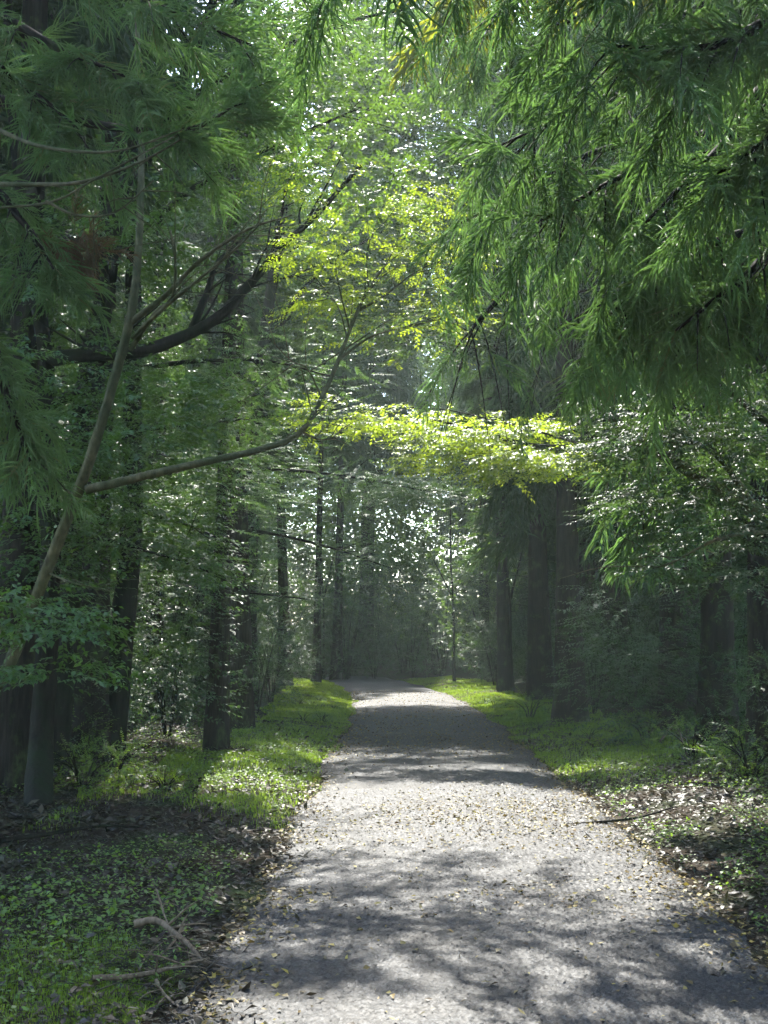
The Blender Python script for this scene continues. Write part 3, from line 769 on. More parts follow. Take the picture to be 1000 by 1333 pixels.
broad_tree('understory_tree', 'dense glossy leafed tree filling the dark left wood behind the trunks', vb,
    [(-60, 700, 17.5), (-40, 500, 17.5), (-10, 320, 17.5)], .1, .04,
    [([(-50, 620, 17.5), (60, 560, 17.2), (150, 540, 17.0)], .04, .01), ([(-60, 760, 17.5), (60, 760, 17.2), (170, 800, 17)], .04, .01)],
    [(40, 400, 17.4, 130, 40, 150), (120, 460, 17.4, 130, 40, 150), (20, 520, 17.4, 130, 40, 150), (90, 600, 17.4, 130, 40, 150), (30, 660, 17.4, 130, 40, 150), (160, 640, 17.4, 120, 40, 140), (80, 720, 17.4, 130, 40, 150), (190, 720, 17.4, 110, 40, 130),
     (150, 790, 17.6, 120, 40, 150), (60, 800, 17.6, 120, 40, 120), (220, 800, 17.6, 100, 40, 130), (180, 860, 17.8, 110, 40, 130), (230, 880, 17.8, 80, 36, 90), (100, 330, 17.4, 130, 40, 130), (200, 380, 17.4, 120, 40, 120)],
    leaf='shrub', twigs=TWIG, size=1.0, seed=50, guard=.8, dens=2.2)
wb = np.array([6.4, 19.5, 0]); wb[2] = float(gh(wb[0], wb[1]))
broad_tree('understory_tree', 'dense shadowed tree with small glinting leaves behind the right trunks', wb,
    [(1060, 800, 19.5), (1040, 600, 19.5), (1000, 420, 19.5)], .1, .04,
    [([(1050, 720, 19.5), (960, 700, 19.2), (880, 720, 19.0)], .04, .01), ([(1050, 800, 19.5), (960, 830, 19.2), (850, 850, 19)], .04, .01)],
    [(820, 790, 19.4, 80, 34, 130), (860, 850, 19.4, 100, 36, 150), (800, 860, 19.4, 70, 34, 110), (930, 820, 19.4, 100, 36, 120), (960, 740, 19.4, 110, 40, 130), (900, 700, 19.4, 110, 40, 130), (960, 650, 19.4, 120, 40, 130), (880, 620, 19.4, 110, 40, 130), (840, 920, 19.0, 70, 30, 80), (960, 900, 19.4, 100, 34, 100)],
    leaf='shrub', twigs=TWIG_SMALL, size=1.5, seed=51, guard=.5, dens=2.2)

# hemlock-like layers over the path's left side, half in the haze
hb = np.array([-4.4, 23.5, 0]); hb[2] = float(gh(hb[0], hb[1]))
broad_tree('hemlock_tree', 'hazy layered conifer on the left leaning its tips over the path', hb,
    [(205, 700, 23.5), (208, 500, 23.5), (210, 250, 23.6), (212, -50, 23.8)], .17, .07,
    [([(206, 620, 23.5), (330, 610, 22.8), (450, 620, 22.2), (560, 640, 21.8)], .05, .01),
     ([(206, 690, 23.5), (320, 690, 22.8), (420, 710, 22.2), (510, 740, 21.8)], .045, .01),
     ([(206, 760, 23.5), (310, 770, 22.8), (400, 780, 22.4)], .04, .01)],
    [(470, 620, 22.2, 80, 18, 150), (540, 635, 22.0, 50, 14, 80), (400, 640, 22.4, 90, 24, 160), (330, 620, 22.8, 90, 24, 140), (440, 680, 22.4, 70, 20, 110), (480, 720, 22.0, 60, 14, 70), (390, 710, 22.4, 80, 22, 130),
     (350, 700, 24.8, 80, 22, 110), (370, 770, 24.8, 50, 18, 70), (410, 770, 22.6, 50, 14, 60), (300, 640, 24.6, 90, 26, 120), (270, 740, 25, 60, 20, 60)],
    leaf='fir', twigs=TWIG_FIR, size=2.0, seed=45, guard=.85, tiltn=.35, dens=2.4)

# maple limb crossing the view with yellow-green sunlit leaves, rooted on the right
mb_ = at(1075, 985, 15.5); mb_[2] = float(gh(mb_[0], mb_[1]))
broad_tree('maple_tree', 'leaning maple on the right stretching glowing yellow-green leaves across', mb_,
    [(1060, 860, 15.5), (1000, 700, 15.8), (930, 650, 16.2), (830, 605, 16.8), (760, 586, 17.4), (690, 580, 18.0), (620, 560, 18.6), (560, 545, 19.0)], .13, .012,
    [([(790, 593, 17.2), (730, 570, 17.8), (660, 552, 18.4), (590, 535, 19.0), (530, 530, 19.4)], .022, .005),
     ([(840, 608, 16.8), (780, 572, 17.4), (730, 566, 17.8)], .02, .005),
     ([(690, 580, 18.0), (640, 590, 18.2), (600, 600, 18.4)], .014, .004)],
    [(700, 592, 17.8, 70, 9, 110), (640, 580, 18.4, 70, 10, 120), (580, 565, 18.8, 70, 10, 110), (520, 548, 19.2, 60, 9, 80), (650, 556, 18.8, 80, 8, 110), (480, 550, 19.4, 50, 9, 50), (740, 607, 17.4, 40, 7, 50), (690, 566, 18.4, 60, 8, 80), (610, 605, 18.2, 60, 9, 70), (560, 590, 18.6, 50, 8, 50),
     (600, 540, 19.2, 60, 8, 60), (450, 530, 19.6, 50, 9, 40), (670, 615, 18.0, 50, 7, 50), (560, 530, 19.6, 50, 8, 40)],
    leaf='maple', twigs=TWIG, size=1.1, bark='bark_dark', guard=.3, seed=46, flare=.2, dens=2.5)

# pale-limbed tree at the right edge with layered leaves
rb = at(1090, 1010, 10.5); rb[2] = float(gh(rb[0], rb[1]))
broad_tree('beech_tree', 'pale limbed tree at the right edge with layered shining leaves', rb,
    [(1085, 860, 10.4), (1060, 740, 10.2), (1020, 690, 10.1), (940, 640, 10.0), (860, 590, 10.0), (790, 540, 10.0), (740, 500, 10.1)], .10, .02,
    [([(990, 670, 10.1), (930, 590, 9.8), (880, 575, 9.6), (830, 580, 9.5)], .03, .007),
     ([(1010, 560, 9.6), (950, 510, 9.4), (900, 470, 9.3), (880, 420, 9.3)], .03, .008),
     ([(1020, 690, 10.0), (940, 700, 9.4), (880, 730, 9.2), (850, 740, 9.1)], .018, .005),
     ([(1020, 430, 9.0), (960, 450, 9.0), (910, 462, 9.0)], .008, .003)],
    [(840, 570, 9.6, 90, 16, 120), (900, 560, 9.6, 90, 18, 110), (960, 600, 9.7, 90, 20, 100), (900, 640, 9.8, 90, 18, 90), (960, 690, 9.6, 90, 18, 90), (870, 735, 9.2, 40, 8, 26), (960, 750, 9.3, 70, 14, 60), (800, 530, 10, 60, 14, 40), (900, 490, 9.6, 90, 16, 50), (980, 520, 9.4, 80, 18, 60), (830, 650, 10.2, 60, 14, 40)],
    leaf='layered', twigs=TWIG_NARROW, size=.9, bark='bark_pale', guard=.2, seed=47, tiltn=.25, dens=2.6)

# tall broadleaf behind, filling the top middle with light leaves
tb = np.array([-3.3, 29.5, 0]); tb[2] = float(gh(tb[0], tb[1]))
broad_tree('tall_tree', 'tall bright leafed tree whose crown closes the view above the path', tb,
    [(330, 600, 29.5), (350, 400, 29.6), (380, 200, 29.8), (420, 0, 30)], .2, .08,
    [([(345, 440, 29.5), (420, 350, 29.5), (500, 300, 29.5)], .08, .02), ([(370, 260, 29.6), (460, 160, 29.6), (540, 100, 29.6)], .08, .02)],
    [(480, 340, 29.5, 80, 26, 160), (540, 280, 29.5, 80, 26, 160), (440, 260, 29.5, 90, 30, 170), (520, 190, 29.5, 90, 30, 180), (450, 130, 29.5, 90, 30, 180), (540, 90, 29.5, 80, 30, 160), (480, 30, 29.5, 100, 30, 180), (560, 380, 29.5, 70, 22, 110), (400, 360, 29.5, 80, 26, 140),
     (580, 200, 30, 80, 30, 120), (380, 40, 29.5, 100, 30, 160), (560, 0, 29.5, 100, 30, 160)],
    leaf='broad', twigs=TWIG_FAR, size=1.1, seed=48, guard=.25, dens=3.6)

tb = np.array([-4.2, 37.5, 0]); tb[2] = float(gh(tb[0], tb[1]))
broad_tree('tall_tree', 'tallest broadleaf by the bend, its airy crown glowing against the sky', tb,
    [(330, 600, 37.5), (350, 400, 37.6), (390, 150, 37.8), (430, -80, 38)], .26, .1,
    [([(345, 440, 37.5), (450, 350, 37.5), (560, 300, 37.5)], .09, .02), ([(380, 200, 37.6), (470, 100, 37.6), (560, 20, 37.6)], .09, .02)],
    [(440, 40, 37.6, 110, 36, 190), (520, 0, 37.6, 110, 36, 200), (590, 60, 37.6, 100, 36, 170), (500, 110, 37.6, 110, 36, 200), (430, 160, 37.6, 110, 36, 180), (560, 180, 37.6, 110, 36, 180), (480, 220, 37.6, 110, 36, 190), (620, 250, 37.6, 100, 36, 150), (540, 300, 37.6, 110, 36, 170), (420, 300, 37.6, 110, 36, 150),
     (480, 60, 38.6, 130, 50, 260), (540, 140, 38.6, 130, 50, 260), (420, 100, 38.6, 130, 50, 240), (500, 10, 39, 140, 50, 260), (460, -60, 37.6, 120, 40, 170), (560, -70, 37.6, 120, 40, 170), (480, 400, 37.6, 100, 30, 120), (580, 420, 37.6, 100, 30, 120)],
    leaf='broad', twigs=TWIG_FAR, size=1.5, seed=49, guard=.1, dens=5)

for X0, Y0, sd_, pads_, lab in ((2.6, 46, 52, [(560, 720, 46, 60, 22, 90), (600, 690, 46, 60, 22, 80), (540, 760, 46, 60, 22, 90), (600, 770, 46, 60, 22, 90), (640, 740, 46, 50, 20, 70), (560, 810, 46, 50, 20, 70), (620, 830, 46, 50, 20, 60)], 'pale misty broadleaf right of the far end of the path'),
        (-2.6, 53, 53, [(440, 700, 53, 60, 22, 90), (470, 650, 53, 60, 22, 90), (420, 760, 53, 60, 22, 90), (400, 700, 53, 60, 22, 80), (500, 690, 53, 50, 20, 80), (460, 790, 53, 50, 20, 70)], 'pale misty broadleaf beyond the far end of the path'),
        (3.9, 38, 54, [(690, 680, 38, 40, 20, 50), (660, 640, 38, 60, 22, 70), (640, 700, 38, 40, 20, 50), (700, 740, 38, 40, 18, 40), (600, 640, 38, 50, 20, 60)], 'dim misty tree with thin layers right of the path')):
    b0 = np.array([X0, Y0, float(gh(X0, Y0))])
    q = pads_[0]
    cx_ = 500 + 1600 * X0 / Y0
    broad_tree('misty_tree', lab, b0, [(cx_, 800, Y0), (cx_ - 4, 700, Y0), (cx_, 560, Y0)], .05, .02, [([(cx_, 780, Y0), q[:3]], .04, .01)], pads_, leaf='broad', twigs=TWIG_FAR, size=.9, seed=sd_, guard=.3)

ob_ = np.array([-4.0, 15.0, 0]); ob_[2] = float(gh(ob_[0], ob_[1]))
broad_tree('oak_tree', 'evergreen oak on the left with dark glossy leaves high over the path', ob_,
    [(90, 800, 15), (110, 500, 15), (170, 260, 15), (240, 100, 15), (300, -60, 15)], .15, .05,
    [([(150, 330, 15), (260, 240, 14.8), (380, 180, 14.6), (470, 140, 14.4)], .05, .01), ([(220, 150, 15), (330, 80, 14.8), (450, 30, 14.6), (540, 10, 14.4)], .05, .01)],
    [(400, 60, 14.8, 90, 26, 110), (480, 40, 14.6, 90, 26, 110), (540, 90, 14.4, 70, 24, 90), (460, 120, 14.6, 90, 26, 110), (380, 150, 14.8, 90, 26, 100), (520, 170, 14.4, 80, 24, 100), (440, 210, 14.6, 90, 24, 100), (550, 240, 14.6, 60, 22, 70), (420, -20, 14.8, 100, 26, 110), (520, -20, 14.6, 90, 26, 100), (480, 270, 14.8, 70, 20, 60), (340, 230, 14.8, 80, 24, 80)],
    leaf='broad', twigs=TWIG, size=1.0, seed=60, guard=.45)

# ------------------------------------------------------------------ shrubs (prototypes shared by copies)
def proto_shrub(seed, r, h, n, twigs, size, mat):
    rng = np.random.default_rng(seed)
    a = rng.uniform(0, 2 * PI, n); u = rng.random(n) ** .6; z = rng.random(n)
    rad = r * (.35 + .65 * np.sin(np.clip(z * .85 + .12, 0, 1) * PI)) * u ** .5
    P = np.stack([np.cos(a) * rad, np.sin(a) * rad, .08 * h + z * h * .92], -1)
    k = wave(P[:, 0] + P[:, 2], P[:, 1] - P[:, 2], seed, 3.5 / r) > -.35
    P = P[k]; a = a[k]
    d = unit(np.stack([np.cos(a), np.sin(a), rng.normal(.1, .3, len(a))], -1) + rng.normal(0, .5, P.shape))
    V, T = place(twigs, frames(d, unit(np.array([0, 0, 1.]) + rng.normal(0, .35, d.shape))), size * rng.uniform(.7, 1.3, len(P)), P, rng=rng)
    mb = MB()
    for q in range(7):
        b = rng.uniform(0, 6.28); d = np.array([math.cos(b), math.sin(b), 0])
        tube(mb, [d * .04, d * r * .25 + [0, 0, h * .45], d * r * rng.uniform(.4, .8) + [0, 0, h * rng.uniform(.7, .95)]], .014, .004, 5, 8)
    A = mb.arrays()
    return make_mesh('shrub leaves', V, T, mat), make_mesh('shrub stems', A[0], A[1], M['bark_dark'], True, A[2])
SHR = [proto_shrub(61, 1.0, 2.2, 420, TWIG_SMALL, 1.2, M['shrub']), proto_shrub(62, 1.2, 2.8, 520, TWIG_SMALL, 1.3, M['shrub']), proto_shrub(63, .9, 1.5, 360, TWIG_NARROW, 1.0, M['shrub']), proto_shrub(64, 1.4, 3.6, 600, TWIG, 1.1, M['shrub'])]
LOW = [proto_shrub(65, .45, .42, 130, TWIG_NARROW, .62, M['cover']), proto_shrub(66, .35, .3, 90, TWIG, .55, M['cover'])]

def shrub(name, x, y, k, s, label, group=None, protos=SHR, cat='shrub', sz=1.0):
    e = empty(name, (x, y, float(gh(x, y)) - .03), label, cat, group)
    e.rotation_euler = (0, 0, random.uniform(0, 6.28)); e.scale = (s, s, s * sz)
    l, st = protos[k]
    link('crown', l, e); link('stem', st, e)
    return e
sp2 = []
for n in range(3500):
    x, y = rg.uniform(-16, 16), rg.uniform(10, 68)
    s = x - float(pc(min(y, 50)))
    if y > 50: lim = 0.3
    elif s < 0: lim = 3.6 if y < 24 else 3.4
    else: lim = 3.9 if y < 24 else 3.3
    if y < 14: lim += .8
    if (y < 50 or abs(s) < .2) and abs(s) < lim: continue
    if y < 50.5 and abs(s) < 2.5: continue
    if abs(x) > 2 + y * .36: continue
    if any((x - a) ** 2 + (y - b) ** 2 < 1.1 ** 2 for a, b in sp2) or hides_stem(x, y, 26): continue
    sp2.append((x, y))
sp2 = sp2[:290]
print('shrubs', len(sp2))
for x, y in sp2:
    side = 'left' if x < pc(min(y, 50)) else 'right'
    if y > 48: lab, gr = 'hazy undergrowth shrub beneath the far cedars', 'shrubs under the far cedars'
    else: lab, gr = f'glossy dark shrub under the cedars {side} of the path', f'shrubs under the cedars {side} of the path'
    k = int(rg.choice([0, 1, 2, 3]))
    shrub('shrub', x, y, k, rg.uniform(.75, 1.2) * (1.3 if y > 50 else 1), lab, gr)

for px, py, k, s, lab in ((110, 1025, 0, 1.15, 'low bright green plant beside the black trunk on the left'), (150, 1010, 0, 1.0, 'bright leafy plant at the left verge, right of its twin'),
                          (85, 985, 0, 1.3, 'taller bright plant behind the black crooked trunk'), (215, 1030, 1, .9, 'small green plant at the start of the left grass'),
                          (900, 985, 0, 1.2, 'dim leafy plant at the foot of the black cedars'), (840, 965, 0, 1.1, 'dim low plant left of the black cedars'), (980, 1010, 0, 1.3, 'dim leafy plant at the right edge'), (690, 935, 0, 1.2, 'low plant beside the hazy pair of trunks')):
    g = ground_px(px, py); shrub('plant', g[0], g[1], k, s, lab, None, LOW, 'plant')

rw = np.random.default_rng(202); nw = 0
while nw < 46:
    y = rw.uniform(13.5, 34); sd_ = -rw.uniform(1.7, 3.4) if rw.random() < .55 else rw.uniform(1.75, 3.5)
    if sd_ > 0 and y < 13.5: continue
    side = 'left' if sd_ < 0 else 'right'
    shrub('weed', float(pc(y)) + sd_, y, int(rw.integers(0, 2)), rw.uniform(.28, .6), f'small leafy weed growing in the short grass {side} of the path', f'weeds in the grass {side} of the path', LOW, 'weed'); nw += 1

# thin sapling on the left verge
g = ground_px(354, 912)
mb = MB(); tube(mb, [g, g + [.02, 0, .8], g + [-.01, .02, 1.7]], .012, .005, 6, 12)
e = empty('sapling', g, 'thin young sapling standing in the sunny grass on the left', 'sapling')
mb.build('trunk', M['bark_dark'], e, g, True)
rng = np.random.default_rng(3); P = g + np.stack([rng.normal(0, .12, 30), rng.normal(0, .12, 30), rng.uniform(.9, 1.8, 30)], -1)
d = unit(rng.normal(0, 1, (30, 3)) + [0, 0, .2]); V, T = place(TWIG_SMALL, frames(d, unit(np.array([0, 0, 1.]) + rng.normal(0, .3, d.shape))), np.full(30, .8), P, rng=rng)
link('crown', make_mesh('crown', V - g, T, M['cover']), e)

# ------------------------------------------------------------------ grass, ground plants, litter (nobody could count these)
def scatter(n, x0, x1, y0, y1, ok, rng):
    x = rng.uniform(x0, x1, n)
    y = y0 * (y1 / y0) ** rng.random(n) if y0 > 0 else rng.uniform(y0, y1, n)     # denser close by
    k = ok(x, y)
    return x[k], y[k]

def blades(rng, x, y, h, w):
    n = len(x); z = gh(x, y)
    a = rng.uniform(0, 2 * PI, n); ln = rng.uniform(.1, .7, n)[:, None]
    u = np.stack([np.cos(a), np.sin(a), np.zeros(n)], -1); s = np.stack([-np.sin(a), np.cos(a), np.zeros(n)], -1)
    B = np.stack([x, y, z - .01], -1); H = (h * rng.uniform(.5, 1.3, n))[:, None]; W = (w * rng.uniform(.7, 1.3, n))[:, None]
    Z = np.array([0, 0, 1.])
    V = np.stack([B - s * W, B + s * W, B + Z * H * .6 + u * H * ln * .35 - s * W * .7, B + Z * H * .6 + u * H * ln * .35 + s * W * .7, B + Z * H * .95 + u * H * ln], 1).reshape(-1, 3)
    T = np.array([[0, 1, 2], [1, 3, 2], [2, 3, 4]])[None] + np.arange(n)[:, None, None] * 5
    return V, T.reshape(-1, 3)

rng = np.random.default_rng(90)
def sd(x, y): return x - pc(y)
def left_grass(x, y):
    s = sd(x, y); e = -half(y, -1)
    m = (s < e + .05 * wave(x, y, 50, 6)) & (s > -3.6 - .5 * wave(x, y, 51, .8))
    start = 13.0 + 2.2 * wave(x, y, 52, 1.6) + .25 * (s + 1.6)
    return m & (y > start - 2 + 4.5 * rng.random(len(x))) & (rng.random(len(x)) < np.clip(.6 + .5 * wave(x, y, 72, 3) + .25 * wave(x, y, 73, 9), .1, 1))
def right_grass(x, y):
    s = sd(x, y); e = half(y, 1)
    m = (s > e - .05 * wave(x, y, 53, 6)) & (s < 3.7 + .5 * wave(x, y, 54, .8))
    return m & (y > 14.2 + 1.0 * wave(x, y, 55, 1.2) + 2.0 * rng.random(len(x))) & (rng.random(len(x)) < np.clip(.6 + .5 * wave(x, y, 74, 3) + .25 * wave(x, y, 75, 9), .1, 1))
x1, y1 = scatter(460000, -5.5, 0.5, 9.5, 52, left_grass, rng)
x2, y2 = scatter(330000, -.5, 6, 14, 52, right_grass, rng)
def corner(x, y):
    s = sd(x, y)
    return (s < -1.75 - .25 * wave(x, y, 56, 2.5)) & (y < 7.2 + .5 * wave(x, y, 57, 2) - .8 * rng.random(len(x))) & (rng.random(len(x)) < np.clip(.75 + .4 * wave(x, y, 79, 5), .1, 1))
x3, y3 = scatter(70000, -3.4, -.9, 5.0, 7.9, corner, rng)
xg = np.concatenate([x1, x2, x3]); yg = np.concatenate([y1, y2, y3])
V, T = blades(rng, xg, yg, np.where(yg < 9, .035, .055) * np.clip(1 + .5 * wave(xg, yg, 58, 2) + .3 * wave(xg, yg, 59, 7), .3, 2), np.clip(yg / 1600 * .45, .0022, .007))
tag(link('grass', make_mesh('grass', V, T, M['grass'])), 'short green grass on the verges of the path', 'grass', kind='stuff')

# little leafy plants creeping over the litter
def cover_ok(x, y):
    s = np.abs(sd(x, y)); n = wave(x, y, 60, 1.8) + .5 * wave(x, y, 61, 5)
    near_l = (sd(x, y) < 0)
    return (s > 1.62 + .15 * n) & (n > np.where(near_l, .05, -.35) - .5 * ((y < 7) & near_l) - .5 * (y > 13.5)) & (s < 7)
xc, yc = scatter(150000, -7, 7.5, 5.0, 26, cover_ok, rng)
n = len(xc); zc = gh(xc, yc) + rng.uniform(.0, .09, n)
d = unit(np.stack([rng.normal(0, 1, n), rng.normal(0, 1, n), rng.normal(.15, .3, n)], -1))
LEAVES = [leaf_verts(.36, .1), leaf_verts(.45, .18), leaf_verts(.28, .05)]
V, T = place(LEAVES, frames(d, unit(np.array([0, 0, 1.]) + rng.normal(0, .35, d.shape))), rng.uniform(.014, .042, n) * np.clip(1 + .4 * wave(xc, yc, 78, 2.5), .6, 1.6), np.stack([xc, yc, zc], -1), rng=rng)
tag(link('ground_cover', make_mesh('ground cover', V, T, M['cover'])), 'small leafy plants creeping over the litter on both verges', 'ground cover', kind='stuff')

# leaf litter of the verges
def litter_ok(x, y):
    s = np.abs(sd(x, y)); n = wave(x, y, 63, 2.5)
    return (s > 1.36 + .2 * n - .35 * rng.random(len(x)) ** 3) & (s < 7.5)
xl, yl = scatter(150000, -7.5, 8, 5.0, 24, litter_ok, rng)
n = len(xl); d = unit(np.stack([rng.normal(0, 1, n), rng.normal(0, 1, n), rng.normal(0, .22, n)], -1))
LIT = [leaf_verts(.3, .25), leaf_verts(.22, -.2), leaf_verts(.12, .3), leaf_verts(.035, .1), leaf_verts(.03, -.15)]
V, T = place(LIT, frames(d, unit(np.array([0, 0, 1.]) + rng.normal(0, .4, d.shape))), rng.uniform(.025, .10, n) * np.clip(1 + .5 * wave(xl, yl, 76, 3), .5, 1.7), np.stack([xl, yl, gh(xl, yl) + rng.uniform(0, .02, n) + np.clip(wave(xl, yl, 77, 2.2), 0, 1) * rng.uniform(0, .06, n)], -1), rng=rng)
tag(link('leaf_litter', make_mesh('leaf litter', V, T, M['litter'])), 'dark brown leaf litter and twigs on the shaded verges', 'leaf litter', kind='stuff')

# fallen leaves on the path
def path_z(x, y):
    s = sd(x, y); u = np.clip(s / 1.5, -1, 1)
    return .004 + .030 * (1 - u ** 2) + .012 * wave(x, y, 8, 1.4) * (1 - u ** 4)
def fallen_ok(x, y):
    s = sd(x, y); n = wave(x, y, 66, 1.4) + .6 * wave(x, y, 67, 4)
    p = .03 + .30 * np.exp(-((y - 8.3) / .55) ** 2) * (n > -.4) + .8 * np.exp(-((y - 12.2) / 1.3) ** 2) * smooth(-1.5, 1.2, s) + .35 * np.exp(-((y - 11.5) / 1.5) ** 2) + .5 * smooth(16.5, 19, y) + .7 * smooth(1.0, 1.5, np.abs(s)) * (n > -.4)
    return (np.abs(s) < 1.55) & (rng.random(len(x)) < p)
xf, yf = scatter(60000, -1.5, 3.0, 5.0, 40, fallen_ok, rng)
n = len(xf); d = unit(np.stack([rng.normal(0, 1, n), rng.normal(0, 1, n), rng.normal(0, .18, n)], -1))
V, T = place(LIT[:2] + LIT[3:4] + LEAVES[:1], frames(d, unit(np.array([0, 0, 1.]) + rng.normal(0, .35, d.shape))), rng.uniform(.018, .055, n), np.stack([xf, yf, path_z(xf, yf) + .006 + rng.uniform(0, .012, n)], -1), rng=rng)
tag(link('fallen_leaves', make_mesh('fallen leaves', V, T, M['fallen'])), 'brown and yellow leaves fallen on the grey path', 'fallen leaves', kind='stuff')

# the wood beyond: one mass of leaves seen between the far trunks
n = 110000; rng = np.random.default_rng(70)
P = np.stack([rng.uniform(-42, 42, n), rng.uniform(70, 78, n), 27 * rng.random(n) ** 1.15], -1); P[70000:, 1] += 17; P[70000:, 2] *= 1.25
P[:, 2] += gh(P[:, 0], P[:, 1])
d = unit(rng.normal(0, 1, (n, 3)) * [1, 1, .5] + [0, 0, -.2])
V, T = place(TWIG_FAR, frames(d, unit(np.array([0, 0, 1.]) + rng.normal(0, .5, d.shape))), rng.uniform(2.2, 3.6, n), P, rng=rng)
tag(link('far_woods', make_mesh('far woods', V, T, M['cover'])), 'hazy green mass of the wood beyond the far trunks', 'woods', kind='stuff')

# heap of fine dead twigs on the left edge
n = 420; c0 = ground_px(215, 1262)
P = c0 + np.stack([rng.normal(0, .30, n), rng.normal(0, .22, n), np.zeros(n)], -1)
P[:, 2] = gh(P[:, 0], P[:, 1]) + np.abs(rng.normal(0, .035, n)) * np.exp(-((P[:, 0] - c0[0]) / .35) ** 2) + .005
mbt = MB()
for p in P:
    a = rng.uniform(0, 6.28); L = rng.uniform(.04, .2); dd = np.array([math.cos(a), math.sin(a), rng.normal(0, .25)]) * L
    tube(mbt, [p, p + dd * .5 + rng.normal(0, .008, 3), p + dd], rng.uniform(.0015, .004), .001, 4, 4)
V, T, Q = mbt.arrays()
tag(link('twig_debris', make_mesh('twig debris', V, T, M['litter'], False, Q)), 'dark heap of fine twigs and bark crumbs beside the tarmac', 'debris', kind='stuff')

# ------------------------------------------------------------------ fallen branches
def fallen(pts, r, label, mat='deadwood', lift=None, shoots=4, group=None):
    P = []
    for q in pts:
        g = ground_px(q[0], q[1]); P.append(g + [0, 0, r + (q[2] if len(q) > 2 else 0)])
    o = P[0].copy(); mb = MB(); C = tube(mb, P, r, r * .4, 9, len(P) * 8, .2, 0, 1, int(pts[0][0]))
    rng = np.random.default_rng(int(pts[0][0] + pts[0][1]))
    for q in range(shoots):
        i = int(rng.uniform(.2, .9) * (len(C) - 2)); dd = unit(C[i + 1] - C[i] + rng.normal(0, .7, 3) * [1, 1, .5] + [0, 0, .2]); L = rng.uniform(.08, .3)
        tube(mb, [C[i], C[i] + dd * L * .6, C[i] + dd * L + [0, 0, -.02]], r * .4, .002, 5, 6)
    ob = mb.build('fallen_branch', M[mat], None, o, True); ob.location = o
    tag(ob, label, 'branch', group)
fallen([(175, 1222, .06), (205, 1228, .10), (240, 1248, .07), (262, 1262, .03)], .022, 'thick broken branch arching over the twig pile by the path')
fallen([(120, 1283, .02), (180, 1282, .03), (240, 1272, .05), (272, 1262, .04)], .015, 'straight branch lying in front of the twig pile')
fallen([(262, 1264, .04), (300, 1270, .02), (350, 1277, .0)], .009, 'slender branch poking out over the tarmac')
fallen([(203, 1285, .02), (210, 1302, .03), (228, 1318, .02)], .012, 'short crooked branch nearest the bottom of the photo')
fallen([(203, 1195, .16), (212, 1210, .10), (222, 1226, .05), (232, 1240, .02)], .007, 'pale upright twig sticking out of the pile')
fallen([(240, 1230, .10), (222, 1248, .06), (200, 1258, .02)], .007, 'pale twig lying across the thick broken branch')
fallen([(180, 1272, .02), (195, 1250, .04), (215, 1246, .03)], .006, 'thin grey twig left of the pile')
fallen([(228, 1205, .12), (232, 1222, .07), (246, 1240, .03)], .006, 'dark twig leaning in the pile', 'bark_dark')
fallen([(735, 1080, .02), (780, 1077, .03), (830, 1074, .05), (880, 1064, .08)], .017, 'dark fallen branch at the right edge of the path', 'bark_dark', shoots=4)
fallen([(770, 1120, .01), (800, 1112, .02), (835, 1108, .02)], .008, 'thin twig on the tarmac below the right verge', 'bark_dark')
fallen([(868, 1050, .2), (874, 1040, .12), (866, 1028, .05)], .010, 'pale hooked twig standing in the right litter')
fallen([(860, 975, .1), (880, 968, .25), (895, 990, .05)], .018, 'pale broken stick at the foot of the right trunks')
fallen([(560, 1207, .0), (600, 1205, .0), (625, 1203, .0)], .006, 'short twig lying in the middle of the path', 'bark_dark', shoots=1)
fallen([(0, 1105, .04), (60, 1098, .05), (130, 1085, .04), (180, 1083, .02)], .02, 'long dark branch lying in the left litter', 'bark_dark', shoots=4)

# bare pale twigs hanging in the upper left
def bare(pts, r, label):
    P = [at(*p) for p in pts]; o = P[0]; mb = MB(); C = tube(mb, P, r, .003, 6, len(P) * 8, .06, 0, 1, int(pts[1][1]))
    rng = np.random.default_rng(int(pts[1][1]))
    for q in range(5):
        i = int(rng.uniform(.3, .95) * (len(C) - 2)); dd = unit(C[i + 1] - C[i] + rng.normal(0, .5, 3)); L = rng.uniform(.1, .4)
        tube(mb, [C[i], C[i] + dd * L * .6, C[i] + dd * L + [0, 0, -.03]], .004, .0015, 4, 6)
    return mb, o
e = empty('dead_tree', (-4.2, 7.0, float(gh(-4.2, 7.0))), 'dead tree on the left with bare pale boughs under the cedar sprays', 'tree')
o = np.array(e.location)
trunk(e, o, [o, o + [.1, 0, 2.2], o + [.3, .1, 4.6], o + [.5, .1, 6.0]], .09, .03, 'deadwood')
st = o + [.3, .1, 4.6]
def pix(v):
    return None
